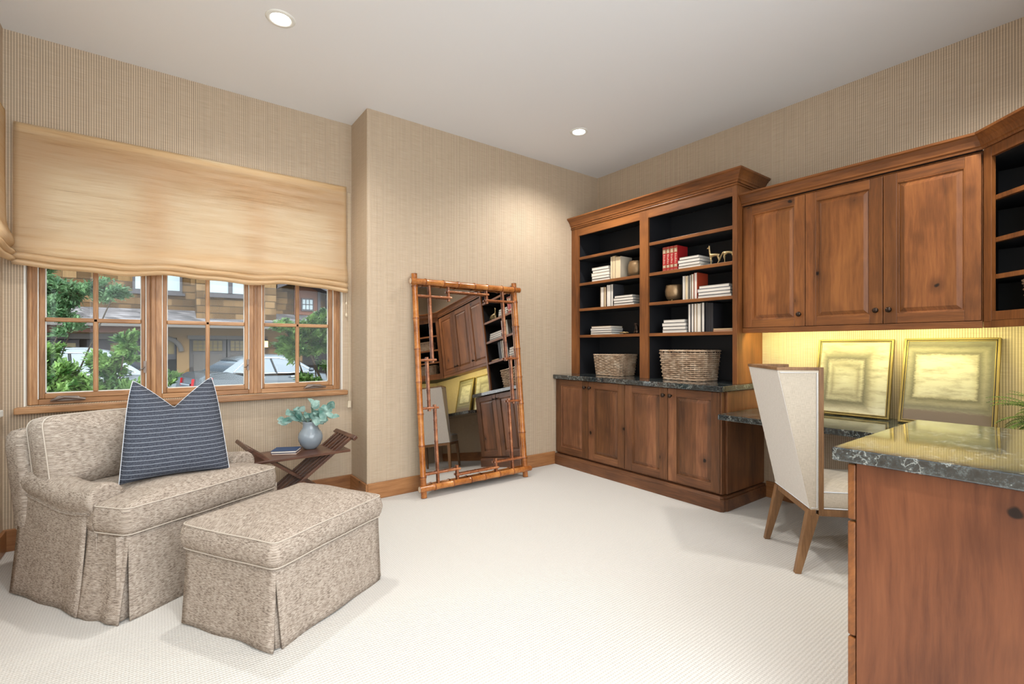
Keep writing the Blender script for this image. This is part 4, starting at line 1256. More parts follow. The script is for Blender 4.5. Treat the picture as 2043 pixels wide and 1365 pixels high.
def mat_flat(x, y, z, rot=0.0):  # thickness up, depth +x, height -y
    return Matrix.Translation((x, y, z)) @ Matrix.Rotation(rot, 4, 'Z') @ Matrix(((0, 1, 0, 0), (0, 0, -1, 0), (1, 0, 0, 0), (0, 0, 0, 1)))
ORD = ['first', 'second', 'third', 'fourth', 'fifth', 'sixth']
random.seed(3)
def stack(n, y0, L, z, hgt, where, group, cols, X0=3.545, D=0.17, pages='pages_w', x_off=None):
    th = hgt / n
    zz_ = z + 0.0006
    for k in range(n):
        t_ = th * (0.92 + 0.12 * ((k * 7) % 3) / 2)
        dy = (0.0, -0.004, 0.006, -0.008, 0.004)[k % 5]; dx = (0.0, 0.004, -0.002, 0.006, 0.003)[(k * 2) % 5]
        LL = L - (0.0, 0.012, 0.004, 0.02, 0.01)[k % 5]
        if k == n - 1: LL -= 0.008
        pos = 'top' if k == n - 1 else ('bottom' if k == 0 else ('second-lowest' if k == 1 else ('middle' if n == 5 and k == 2 else 'second-highest')))
        book(mat_flat(X0 + dx, y0 + dy, zz_), t_ - 0.0006, D, LL, cols[k % len(cols)], pages, '%s book, flat stack %s' % (pos, where), group)
        zz_ += t_
def uprights(specs, z, X0, where, group, D=0.16):
    n = len(specs)
    for k, (y0, y1, h, c, pg) in enumerate(specs):
        book(mat_up(X0, y0, z + 0.0006), (y0 - y1) - 0.0006, D, h, c, pg, '%s from the left of the upright books %s' % (ORD[k], where), group)
Z2, Z3, Z4 = SH[2], SH[1], SH[0]
stack(5, 3.378, 0.242, Z2, 0.150, 'left of the cream books and bronze pot, left column', 'books lying left of the bronze pot', ['charcoal', 'grey', 'cream'])
uprights([(3.129, 3.107, 0.222, 'cream', 'pages_c'), (3.105, 3.072, 0.226, 'tan', 'pages_c'), (3.069, 3.006, 0.212, 'cream', 'pages_c')], Z2, 3.55, 'beside the wide bronze pot', 'books standing beside the bronze pot', 0.17)
uprights([(3.26, 3.216, 0.20, 'tan', 'pages_w'), (3.214, 3.189, 0.198, 'brown', 'pages_c'), (3.176, 3.130, 0.214, 'white', 'pages_w'), (3.125, 3.097, 0.217, 'charcoal', 'pages_w')], Z3, 3.55, 'on the middle shelf of the left column', 'books standing in the left column middle shelf')
stack(4, 3.090, 0.245, Z3, 0.102, 'on the middle shelf of the left column', 'books lying in the left column middle shelf', ['charcoal', 'black', 'grey', 'black'])
stack(4, 3.392, 0.286, Z4, 0.088, 'beside the dog figurine, left column', 'books lying beside the dog figurine', ['grey', 'charcoal', 'blue-grey', 'tan'])
for k in range(4):
    y = 2.534 - k * 0.0375
    o = book(mat_up(3.55, y, Z2 + .0006), 0.034, 0.15, 0.212, 'red', 'pages_c', '%s from the left of four red leather volumes with gilt spines' % ORD[k], 'red leather volumes', True)
    m = MB()
    for z0, z1 in ((0.03, 0.055), (0.155, 0.195), (0.205, 0.208), (.012, .015)):
        m.box(3.5492, y - .032, Z2 + z0, 3.5498, y - .002, Z2 + z1)
    part('gilt_band', m, 'giltband', o)
    m = MB()
    for z0 in (0.068, 0.082, 0.096, 0.110, 0.124, 0.138, .165, .178, .036, .046):
        m.box(3.5486, y - .026 + .003 * (int(z0 * 1000) % 3), Z2 + z0, 3.5491, y - .008, Z2 + z0 + .005)
    part('spine_lettering', m, cov['cream'] if k % 2 else cov['cream'], o)
stack(4, 2.378, 0.208, Z2, 0.105, 'between the red volumes and the brass deer', 'books lying beside the red volumes', ['cream', 'charcoal', 'grey', 'black'], D=0.2)
uprights([(2.339, 2.314, 0.204, 'grey', 'pages_w'), (2.312, 2.288, 0.201, 'cream', 'pages_c'), (2.273, 2.258, 0.205, 'charcoal', 'pages_w'), (2.255, 2.234, 0.210, 'tan', 'pages_w'), (2.231, 2.203, 0.218, 'rust', 'pages_w')], Z3, 3.55, 'beside the footed bronze pot', 'books standing beside the footed pot')
stack(4, 2.196, 0.285, Z3, 0.106, 'right of the footed pot and rust-covered book', 'books lying right of the footed pot', ['blue-grey', 'charcoal', 'blue-grey', 'grey'])
stack(4, 2.535, 0.236, Z4, 0.118, 'on the lowest shelf of the right column', 'books lying on the right column lowest shelf', ['grey', 'charcoal', 'black', 'grey'])
uprights([(2.286, 2.262, 0.236, 'charcoal', 'pages_w'), (2.258, 2.233, 0.238, 'black', 'pages_w'), (2.230, 2.207, 0.237, 'tan', 'pages_w'), (2.203, 2.173, 0.236, 'cream', 'pages_w'), (2.164, 2.138, 0.241, 'black', 'pages_w')], Z4, 3.55, 'on the lowest shelf of the right column', 'books standing on the right column lowest shelf')
for k in range(3):
    book(mat_up(3.56, 2.134 - k * 0.022, Z4 + .0006), 0.0205, 0.15, 0.240 - .004 * k, 'black', 'pages_w', '%s from the left of three black-backed books on the lowest right shelf' % ORD[k], 'black-backed books', True)
book(mat_flat(3.545, 2.062, Z4 + .0006), 0.012, 0.16, 0.17, 'rust', 'pages_c', 'lower thin tan book lying at the right end of the lowest shelf', 'thin books lying at the right end')
book(mat_flat(3.55, 2.064, Z4 + .0130), 0.013, 0.155, 0.165, 'tan', 'pages_c', 'upper thin tan book lying at the right end of the lowest shelf', 'thin books lying at the right end')

# bowls
tag(part('bronze_pot', MB().lathe([(0.0, 0), (0.052, 0), (0.066, .012), (0.080, .05), (0.083, .085), (0.078, .125), (0.070, .146), (0.072, .150), (0.066, .150), (0.066, .14), (0.072, .10), (0.06, .03), (0.0, .02)], (3.64, 2.885, Z2 + .0006), 32, cap=False), 'bowl'),
    'wide hammered bronze pot beside the cream books, left column', 'pot')
fp = thing('footed_bronze_pot', 'hammered bronze pot on small ball feet, right column middle shelf', 'pot', (3.63, 2.473, Z3))
part('bowl', MB().lathe([(0.0, .014), (0.045, .014), (0.062, .026), (0.074, .06), (0.076, .095), (0.071, .135), (0.068, .146), (0.063, .146), (0.064, .135), (0.069, .09), (0.055, .04), (0.0, .03)], (3.63, 2.473, Z3), 32, cap=False), 'bowl', fp)
for a in (100, 190, 280, 10):
    part('foot', MB().lathe([(0.001, 0), (.008, .002), (.0105, .009), (.008, .017), (.001, .02)], (3.63 + .045 * math.cos(RD(a)), 2.473 + .045 * math.sin(RD(a)), Z3 + .0005), 12), 'gold', fp)

# figurines (skin-modified skeletons)
def skin(name, nodes, edges, mat, origin, parent=None, sub=2, root=0):
    me = bpy.data.meshes.new(name)
    o0 = Vector(origin)
    me.from_pydata([Vector(n[0]) - o0 for n in nodes], edges, [])
    o = bpy.data.objects.new(name, me); COL.objects.link(o)
    o.location = o0 - (OFF[parent.name] if parent else Vector((0, 0, 0)))
    if parent: o.parent = parent
    OFF[o.name] = o0
    me.materials.append(M[mat])
    o.modifiers.new('skin', 'SKIN').use_smooth_shade = True
    sv = me.skin_vertices[0].data
    for i, n in enumerate(nodes):
        sv[i].radius = (n[1], n[1]); sv[i].use_root = (i == root)
    s = o.modifiers.new('sub', 'SUBSURF'); s.levels = sub; s.render_levels = sub
    return o
def deer(cx, cy, z, graze, label, sc=1.0, face=1):
    X_ = lambda l, s_, h: (cx + s_ * sc, cy - face * l * sc, z + h * sc)   # l along body, s sideways
    N = [(X_(-.032, 0, .080), .013), (X_(-.01, 0, .080), .012), (X_(.014, 0, .080), .013), (X_(.030, 0, .084), .011)]
    E = [(0, 1), (1, 2), (2, 3)]
    def chain(start, pts):
        p = start
        for q_, r in pts:
            N.append((q_, r)); E.append((p, len(N) - 1)); p = len(N) - 1
        return p
    if graze:
        chain(3, [(X_(.045, 0, .070), .008), (X_(.058, 0, .045), .006), (X_(.066, 0, .026), .006), (X_(.078, 0, .010), .0035)])
        chain(len(N) - 2, [(X_(.058, .006, .034), .002)])
    else:
        h = chain(3, [(X_(.036, 0, .100), .008), (X_(.038, 0, .122), .006), (X_(.040, 0, .142), .0065), (X_(.060, 0, .136), .0035)])
        chain(len(N) - 2, [(X_(.038, .007, .158), .002)])
        chain(len(N) - 3, [(X_(.038, -.007, .158), .002)])
    for l, a in ((-.032, 0), (.024, 2)):
        for s_ in (-.008, .008):
            k = -0.006 if l < 0 else 0.003
            chain(a, [(X_(l + k, s_, .052), .0055), (X_(l - .003 + k + s_ * .5, s_, .030), .003), (X_(l + .003 + s_, s_, .003), .0028)])
    chain(0, [(X_(-.046, 0, .078), .003)])
    tag(skin('deer_figurine', N, E, 'goldfig', (cx, cy, z), sub=1), label, 'figurine', 'brass deer figurines')
deer(3.56, 2.062, Z2 + .0008, False, 'brass deer figurine standing with raised head beside the stacked books', 1.0, -1)
deer(3.60, 1.968, Z2 + .0008, True, 'brass deer figurine bending its head down to graze', 1.12, -1)
# seated dog figurine and small gilt ornament
cx, cy, z = 3.60, 2.85, Z4 + .0008
N = [((cx, cy - .004, z + .024), .020), ((cx, cy, z + .050), .018), ((cx - .006, cy + .004, z + .075), .012), ((cx - .012, cy + .004, z + .096), .015), ((cx - .030, cy + .006, z + .092), .007),
     ((cx - .012, cy + .018, z + .098), .006), ((cx - .012, cy - .010, z + .098), .006), ((cx - .012, cy + .022, z + .078), .005), ((cx - .012, cy - .014, z + .078), .005),
     ((cx - .018, cy + .014, z + .03), .007), ((cx - .020, cy + .014, z + .005), .006), ((cx - .018, cy - .014, z + .03), .007), ((cx - .020, cy - .014, z + .005), .006), ((cx - .03, cy + .022, z + .006), .007), ((cx - .03, cy - .024, z + .006), .007)]
E = [(0, 1), (1, 2), (2, 3), (3, 4), (3, 5), (3, 6), (5, 7), (6, 8), (1, 9), (9, 10), (1, 11), (11, 12), (0, 13), (0, 14)]
tag(skin('dog_figurine', N, E, 'bronze', (cx, cy, z), sub=1), 'dark bronze seated dog figurine on the lowest shelf of the left column', 'figurine')
m = MB()
m.tube([(3.555 + .006 * math.sin(k * 1.3), 3.02 - k * 0.0125, Z4 + .010 + .006 * abs(math.sin(k * 1.1))) for k in range(10)], [.004, .007, .0085, .0065, .009, .0075, .0095, .007, .006, .003], 8)
tag(part('lizard_ornament', m, 'goldfig'), 'small lying gilt ornament in front of the dog figurine', 'ornament')

# ------------------------------------------------------------------ baskets
def basket(name, label, cx, cy, z, lx, ly, h, rot=0.0, flare=0.12, rows=13, pitch=0.040, cat='basket', grp='wicker baskets'):
    root = thing(name, label, cat, (cx, cy, z), rot, grp, local=True)
    def per(s, k):
        # rounded rectangle perimeter, k = height fraction
        f = 1 - flare * (1 - k)
        ax, ay = lx / 2 * f, ly / 2 * f
        r = min(ax, ay) * 0.35
        pts = round_poly([Vector((-ax, -ay)), Vector((ax, -ay)), Vector((ax, ay)), Vector((-ax, ay))], r, 5, 10)
        return pts
    def sample(k, n):
        pts = per(0, k); m_ = len(pts)
        seg = [(pts[(i + 1) % m_] - pts[i]).length for i in range(m_)]
        tot = sum(seg); out = []
        i = 0; acc = 0
        for q_ in range(n):
            t = tot * q_ / n
            while acc + seg[i] < t: acc += seg[i]; i += 1
            a = pts[i].lerp(pts[(i + 1) % m_], (t - acc) / seg[i])
            out.append(a)
        return out
    per_len = 2 * (lx + ly) * 0.95
    ns = int(per_len / pitch); ns += ns % 2 == 0
    wv_ = MB()
    rh = h * 0.90 / rows
    for r in range(rows):
        k = (r + 0.7) * rh / h
        pts = sample(k, ns * 2)
        ring = []
        for q_, p in enumerate(pts):
            n_ = p.normalized()
            s_ = 1 if ((q_ // 2 + r) % 2) else -1
            o = s_ * 0.0065 if q_ % 2 == 0 else 0.0
            p3 = p + n_ * o
            ring.append((p3.x, p3.y, 0.004 + (r + 0.7) * rh + 0.0012 * noise.noise(Vector((p.x * 30, p.y * 30, r * 3)))))
        wv_.tube(ring, rh * 0.36, 5, closed=True)
    part('woven_side', wv_, 'wicker', root)
    st_ = MB()
    a = sample(0.0, ns * 2); b = sample(1.0, ns * 2)
    for q_ in range(0, ns * 2, 2):
        st_.tube([(a[q_].x, a[q_].y, 0.002), (b[q_].x, b[q_].y, h)], 0.0026, 5)
    part('stake', st_, 'wicker', root)
    rm = MB()
    for ph in (0, PI * 2 / 3, PI * 4 / 3):
        pts = sample(1.0, ns * 2)
        rm.tube([(p.x + p.normalized().x * 0.005 * math.cos(q_ * 1.1 + ph), p.y + p.normalized().y * 0.005 * math.cos(q_ * 1.1 + ph), h - 0.003 + 0.005 * math.sin(q_ * 1.1 + ph)) for q_, p in enumerate(pts)], 0.0042, 5, closed=True)
    part('braided_rim', rm, 'wicker', root)
    bs = MB()
    pts = sample(0.0, ns * 2)
    for ph in (0, PI):
        bs.tube([(p.x + p.normalized().x * 0.004 * math.cos(q_ * 1.1 + ph), p.y + p.normalized().y * 0.004 * math.cos(q_ * 1.1 + ph), 0.007 + 0.003 * math.sin(q_ * 1.1 + ph)) for q_, p in enumerate(pts)], 0.004, 5, closed=True)
    bs.prism([(p.x * .98, p.y * .98) for p in pts], 0.002, 0.006)
    part('base', bs, 'wicker', root)
    return root
basket('wicker_basket', 'small grey-brown wicker basket on the stone top, left column', 3.645, 3.155, BZ + .0005, 0.29, 0.350, 0.205)
basket('wicker_basket', 'large grey-brown wicker basket on the stone top, right column', 3.650, 2.335, BZ + .0005, 0.32, 0.415, 0.252, rows=14)
basket('wicker_basket', 'wicker basket on the bottom shelf of the open corner cabinet', 3.500, 0.214, U0 + 0.0705, 0.28, 0.20, 0.165, RD(45), rows=10)
basket('wicker_basket', 'wicker basket on the third shelf up of the open corner cabinet', 3.485, 0.195, DS[1] + .0005, 0.28, 0.20, 0.145, RD(45), rows=9)

# ------------------------------------------------------------------ fern
random.seed(21)
fc = Vector((3.44, 0.25, 0.72))
fn_ = thing('potted_fern', 'green fern with arching fronds on the desk at the right edge', 'plant', tuple(fc), local=False)
part('pot', MB().lathe([(0.0, 0.0005), (0.05, 0.0005), (0.068, .05), (0.072, .10), (0.066, .10), (0.06, .09), (0.0, .085)], tuple(fc), 28, cap=False), 'vase', fn_)
fl = MB(); fs_ = MB()
for k in range(46):
    az = k * 2.399 + random.uniform(-.2, .2); el = random.uniform(0.35, 1.25); Ln = random.uniform(0.20, 0.32)
    d = Vector((math.cos(az) * math.cos(el), math.sin(az) * math.cos(el), math.sin(el)))
    p = fc + Vector((0, 0, 0.09)); pts = [p.copy()]
    nst = 14
    for q_ in range(nst):
        d = (d + Vector((0, 0, -0.085 - 0.01 * q_ * 0.5))).normalized()
        p = p + d * Ln / nst; p.z = max(p.z, 0.728); pts.append(p.copy())
    fs_.tube(pts, [0.0016 - 0.00009 * q_ for q_ in range(len(pts))], 4)
    for q_ in range(2, len(pts)):
        t = q_ / nst
        dd = (pts[q_] - pts[q_ - 1]).normalized(); sd = dd.cross(Vector((0, 0, 1)))
        if sd.length < .05: sd = Vector((1, 0, 0))
        sd.normalize()
        ll = 0.036 * math.sin(PI * min(1, t * 0.9 + 0.08)) + 0.006
        for s_ in (-1, 1):
            for h_ in (0, 0.5):
                bpt = pts[q_ - 1].lerp(pts[q_], h_)
                leaf(fl, bpt, sd * s_ + dd * 0.35, Vector((0, 0, 1)), ll, 0.0075, 0.25, 2)
part('frond_stem', fs_, 'stem', fn_); part('fronds', fl, 'fern', fn_)
# ------------------------------------------------------------------ outside
GZ = -0.65
struct(part('ground_driveway', MB().box(-14, 4.3, GZ - 0.1, 18, 30, GZ), plain('driveway_asphalt', (84, 84, 86), 0.9)))
struct(part('wall_sky_blocker', MB().box(-7, 4.0, 3.2, 9, 4.14, 8.0), plain('sky_blocker_tan', (150, 130, 108), 0.9)))  # unseen wall added to keep the bright rear sky off the house opposite
def shingle_mat(name, c0, c1, c2, w=0.36, h=0.27):
    t = NT(name)
    p = t.geo(); x, y, z = t.sep(p)
    row = t.math('FLOOR', t.math('DIVIDE', z, h))
    wn1 = t.n('ShaderNodeTexWhiteNoise', noise_dimensions='1D'); t.put(wn1.inputs['W'], row)
    xs = t.math('ADD', t.math('DIVIDE', t.math('ADD', x, y), w), t.math('MULTIPLY', wn1.outputs[0], 3.7))
    colm = t.math('FLOOR', xs)
    wn2 = t.n('ShaderNodeTexWhiteNoise', noise_dimensions='2D'); t.put(wn2.inputs['Vector'], t.comb(row, colm, 0.0))
    f = t.math('ADD', t.math('MULTIPLY', wn2.outputs[0], 0.7), t.math('MULTIPLY', t.noise(t.comb(t.math('MULTIPLY', x, 20), 0.0, z), 1.0, 3), 0.3))
    col = t.ramp(f, [(0.1, lin(*c0)), (0.5, lin(*c1)), (0.9, lin(*c2))])
    fz = t.math('FRACT', t.math('DIVIDE', z, h)); fx = t.math('FRACT', xs)
    gap = t.math('MAXIMUM', t.math('LESS_THAN', fz, 0.11), t.math('LESS_THAN', fx, 0.03))
    col = t.mix(t.math('MULTIPLY', gap, 0.75), col, lin(30, 26, 22))
    t.bump(fz, 0.4, 0.02)
    return t.fin(col, 0.9, 0, 0.15)
M['shingle'] = shingle_mat('brown_wall_shingle', (66, 50, 34), (96, 74, 50), (128, 102, 72))
M['roofing'] = shingle_mat('grey_roof_shingle', (74, 72, 74), (104, 100, 102), (134, 130, 132), 0.3, 0.075)
M['beam'] = plain('grey_timber', (96, 90, 86), 0.8)
M['fascia'] = plain('brown_fascia', (96, 58, 42), 0.7)
M['doorgrey'] = plain('garage_door_grey', (92, 88, 88), 0.7)
M['winframe'] = plain('house_window_frame', (62, 58, 62), 0.6)
M['blind'] = plain('white_blind', (150, 162, 168), 0.7)
M['tanpanel'] = plain('tan_wall_panel', (128, 100, 64), 0.8)
M['painted_glow'] = plain('painted_lit_glass', (120, 104, 66), 0.25)  # golden light from inside is put into the pane colour
M['housedark'] = plain('dark_recess', (34, 30, 30), 0.9)
hs = thing('neighbouring_house', 'brown shingled house with grey roof and garage doors across the driveway', 'house', (1.0, 22, GZ))
part('wall', MB().box(-9, 22.0, 2.2, 1.2, 22.3, 7.5), 'shingle', hs)
part('wall', MB().box(1.2, 21.15, 2.1, 3.9, 22.3, 7.5), 'shingle', hs)
part('wall', MB().box(3.9, 22.0, 2.2, 12, 22.3, 7.5), 'shingle', hs)
rf = MB()
rf.hexa([(-9, 20.5, 1.90), (12, 20.5, 1.90), (12, 22.1, 2.50), (-9, 22.1, 2.50), (-9, 20.5, 1.98), (12, 20.5, 1.98), (12, 22.1, 2.60), (-9, 22.1, 2.60)])
part('roof', rf, 'roofing', hs)
part('gutter', MB().box(-9, 20.40, 1.86, 12, 20.52, 1.99), 'beam', hs)
part('fascia', MB().box(-9, 20.75, 1.66, 0.2, 20.85, 1.90), 'fascia', hs)
part('header', MB().box(-9, 21.6, 1.50, 12, 21.75, 2.1), 'tanpanel', hs)
part('beam', MB().box(-9, 21.5, 1.44, 0.2, 21.7, 1.62), 'beam', hs)
part('beam', MB().box(0.95, 21.5, 1.46, 3.4, 21.7, 1.60), 'beam', hs)
part('garage_wall', MB().box(-9, 22.0, GZ, 12, 22.2, 2.2), 'housedark', hs)
part('brick_pier', MB().box(0.62, 21.55, GZ, 1.0, 21.95, 1.5), 'tanpanel', hs)
part('brick_pier', MB().box(3.3, 21.55, GZ, 5.0, 21.95, 1.6), 'shingle', hs)
for x0 in (1.02, 2.26):
    g = part('garage_door', MB().box(x0, 21.8, GZ, x0 + 1.2, 21.9, 1.48), 'doorgrey', hs)
    part('lite', MB().box(x0 + .10, 21.785, 1.0, x0 + 1.08, 21.80, 1.42), 'painted_glow', g)
    m = MB()
    for k in range(7): m.box(x0 + .10 + k * .163 - .01, 21.775, 1.0, x0 + .10 + k * .163 + .01, 21.79, 1.42)
    for k in range(4): m.box(x0 + .09, 21.772, 1.0 + k * .14 - .01, x0 + 1.09, 21.788, 1.0 + k * .14 + .01)
    part('lattice', m, 'winframe', g)
    m = MB()
    for k in range(2): m.box(x0 + .12 + k * .5, 21.785, GZ + .15, x0 + .56 + k * .5, 21.80, .88)
    part('door_panel', m, 'beam', g, bevel=0.01)
for x0 in (-3.1, -1.9, -0.75):
    g = part('garage_door', MB().box(x0, 21.8, GZ, x0 + 1.0, 21.9, 1.42), 'winframe', hs)
    part('lite', MB().box(x0 + .62, 21.785, .8, x0 + .92, 21.80, 1.3), 'painted_glow', g)
g = part('window', MB().box(0.12, 21.75, 0.7, 0.60, 21.85, 1.48), 'winframe', hs)
part('pane', MB().box(0.18, 21.735, 0.9, 0.54, 21.75, 1.40), 'painted_glow', g)
# arched brace
m = MB(); m.tube([(0.2 + .55 * math.sin(a * PI / 16), 21.5, 1.0 + .5 * math.cos(a * PI / 16)) for a in range(9)], 0.09, 6); part('arched_brace', m, 'beam', hs)
def hwin(x0, x1, z0, z1, y):
    f = part('window', MB().box(x0 - .08, y - .06, z0 - .10, x1 + .08, y + .05, z1 + .08), 'winframe', hs)
    part('window_sill', MB().box(x0 - .16, y - .12, z0 - .18, x1 + .16, y, z0 - .08), 'winframe', f)
    part('blind', MB().box(x0, y - .07, z0, x1, y - .058, z1), 'blind', f)
    part('mullion', MB().box((x0 + x1) / 2 - .07, y - .10, z0, (x0 + x1) / 2 + .07, y - .065, z1), 'winframe', f)
hwin(-0.6, 0.72, 3.28, 4.6, 22.0)
hwin(1.62, 2.95, 3.22, 4.6, 21.15)
# small gabled entry at the right
m = MB(); m.hexa([(3.95, 21.2, 3.55), (4.8, 21.0, 3.95), (4.8, 22.0, 3.95), (3.95, 22.0, 3.55), (3.95, 21.2, 3.70), (4.8, 21.0, 4.10), (4.8, 22.0, 4.10), (3.95, 22.0, 3.70)])
m.hexa([(4.8, 21.0, 3.95), (6.2, 21.2, 3.45), (6.2, 22.0, 3.45), (4.8, 22.0, 3.95), (4.8, 21.0, 4.10), (6.2, 21.2, 3.60), (6.2, 22.0, 3.60), (4.8, 22.0, 4.10)])
part('gable_roof', m, 'winframe', hs)
part('entry_recess', MB().box(4.75, 21.9, 2.55, 5.7, 21.99, 3.75), 'fascia', hs)
f = part('window', MB().box(5.02, 21.84, 2.72, 5.52, 21.90, 3.28), 'winframe', hs)
m = MB()
for i in range(3):
    for j in range(2): m.box(5.07 + i * .145, 21.82, 2.79 + j * .23, 5.18 + i * .145, 21.84, 2.98 + j * .23)
part('pane', m, 'blind', f)
part('corner_board', MB().box(5.7, 21.85, 2.3, 5.82, 22.0, 3.6), 'winframe', hs)
part('bracket', MB().hexa([(6.05, 21.5, 3.1), (6.15, 21.5, 3.1), (6.15, 21.99, 2.85), (6.05, 21.99, 2.85), (6.05, 21.3, 3.45), (6.15, 21.3, 3.45), (6.15, 21.99, 3.45), (6.05, 21.99, 3.45)]), 'winframe', hs)
la = thing('wall_lantern', 'lit yellow wall lantern by the neighbouring garage, seen in the right window', 'lantern', (3.52, 21.3, 1.12))
part('glow', MB().box(3.42, 21.25, 1.15, 3.62, 21.45, 1.40), 'lantern_glow', la)
part('cap', MB().hexa([(3.38, 21.22, 1.40), (3.66, 21.22, 1.40), (3.66, 21.48, 1.40), (3.38, 21.48, 1.40), (3.48, 21.32, 1.5), (3.56, 21.32, 1.5), (3.56, 21.38, 1.5), (3.48, 21.38, 1.5)]), 'black', la)
part('bracket', MB().box(3.48, 21.35, 1.08, 3.56, 21.56, 1.15), 'black', la)

# cars
M['car_glass'] = plain('car_glass', (92, 104, 116), 0.04, 0.0, 0.9)
M['chrome'] = plain('chrome', (220, 222, 226), 0.12, 1.0)
M['tyre'] = plain('tyre', (22, 22, 24), 0.8)
M['red_lamp'] = plain('red_tail_lamp', (186, 24, 30), 0.15, 0, 0.8)
def car(label, body, x, y, rz, sx=1.0, sz=1.0, tall=0.0):
    """x = rear bumper, local +x forward"""
    t = thing('parked_car', label, 'car', (x, y, GZ), rz, local=True, group=None)
    S = Matrix.Diagonal((sx, 1.0, sz, 1))
    prof = [(0.02, .38), (0.0, .62), (0.05, .98), (0.28, 1.09), (0.75, 1.12), (1.2, 1.0), (2.6, .97), (3.3, 1.0), (3.65, .99), (4.3, .88), (4.72, .72), (4.82, .50), (4.78, .28), (0.15, .28)]
    m = MB(); m.M = S
    rings = []
    for yy, k in ((-.90, .955), (-.905, .985), (-.86, 1.0), (0, 1.012), (.86, 1.0), (.905, .985), (.90, .955)):
        rings.append([(2.4 + (px_ - 2.4) * (k if k < 1 else 1), yy * (1 - .10 * max(0, (pz - .7)) / .4 * (abs(yy) > .5)), .6 + (pz - .6) * (k if k < 1 else k)) for px_, pz in prof])
    m.loft(rings, True, True, 0, False)
    part('body', m, body, t, bevel=0.03)
    gp = [(0.62, 1.09), (1.22, 1.42), (1.75, 1.50), (2.35, 1.50), (2.80, 1.43), (3.55, 1.0)]
    gp = [(a, b + tall * max(0, (b - 1.0) / .5)) for a, b in gp]
    def half(z): return 0.80 - 0.30 * (z - 1.0) / 0.55
    m = MB(); m.M = S
    m.loft([[(a, s_ * half(b), b) for a, b in gp] for s_ in (-1, 1)], True, True, 0, True)
    gh = part('windows', m, 'car_glass', t)
    # painted roof shell
    m = MB(); m.M = S
    rp = [(1.12, 1.375), (1.25, 1.435), (1.75, 1.515), (2.35, 1.515), (2.72, 1.46), (2.86, 1.41)]
    rp = [(a, b + tall * max(0, (b - 1.0) / .5)) for a, b in rp]
    m.loft([[(a, -half(b) - .004, b - .03), (a, -half(b) * .96, b + .003), (a, 0, b + .02), (a, half(b) * .96, b + .003), (a, half(b) + .004, b - .03)] for a, b in rp], False, False, 0, True)
    rs = part('roof', m, body, t); rs.modifiers.new('s', 'SOLIDIFY').thickness = 0.012
    for s_, nm in ((-1, 'r'), (1, 'l')):
        m = MB(); m.M = S
        hh = lambda a, b: (a, s_ * (half(b) + .006), b)
        zt_ = 1.40 + tall * .8
        m.tube([hh(0.95, 1.10), hh(1.35, zt_ - .02), hh(1.8, zt_ + .04), hh(2.3, zt_ + .04), hh(2.75, zt_ - .03), hh(3.35, 1.06), hh(2.6, 1.03), hh(1.4, 1.05)], 0.013, 5, closed=True)
        part('chrome_trim', m, 'chrome', t)
        m = MB(); m.M = S
        m.tube([hh(2.18, 1.03), hh(2.10, zt_ + .02)], 0.03, 4); part('pillar', m, 'black', t)
        m = MB(); m.M = S
        m.lathe([(0.001, -.05), (.07, -.04), (.08, 0), (.06, .05), (.001, .06)], (3.2, s_ * .95, 1.10), 12); part('door_mirror', m, body, t)
        for xw in (0.95, 3.85):
            m = MB(); m.M = Matrix.Translation((xw * sx, s_ * .80, .33)) @ Matrix.Rotation(-s_ * PI / 2, 4, 'X')
            m.lathe([(0.001, -.1), (.32, -.1), (.335, -.08), (.335, .08), (.32, .11), (.001, .11)], (0, 0, 0), 24)
            w_ = part('wheel', m, 'tyre', t)
            m = MB(); m.M = Matrix.Translation((xw * sx, s_ * .80, .33)) @ Matrix.Rotation(-s_ * PI / 2, 4, 'X')
            m.lathe([(0.001, .125), (.06, .125), (.10, .115), (.22, .12), (.24, .112)], (0, 0, 0), 20); part('rim', m, 'chrome', w_)
        m = MB(); m.M = S
        m.hexa([(-.02, s_ * .42, .78), (.30, s_ * .905, .80), (.30, s_ * .87, .80), (.1, s_ * .42, .78), (.0, s_ * .42, .96), (.36, s_ * .90, .99), (.36, s_ * .86, .99), (.1, s_ * .42, .96)])
        part('tail_lamp', m, 'red_lamp', t)
        m = MB(); m.M = S; m.box(1.55, s_ * .905, .93, 1.75, s_ * .925, .955); m.box(2.55, s_ * .905, .93, 2.75, s_ * .925, .955); part('door_handle', m, 'chrome', t)
    m = MB(); m.M = S; m.box(-.03, -.35, .80, .02, .35, .84); part('boot_trim', m, 'chrome', t)
    return t
car('silver estate car parked behind the bush, seen in the left and middle windows', plain('silver_paint', (126, 133, 140), 0.25, 0.4), -4.15, 17.6, RD(-4), 1.13, 1.05, 0.18)
car('dark grey sedan with red tail lamps, seen in the middle and right windows', plain('grey_paint', (84, 90, 96), 0.22, 0.4), 0.62, 14.9, RD(14), 0.9, 1.05)

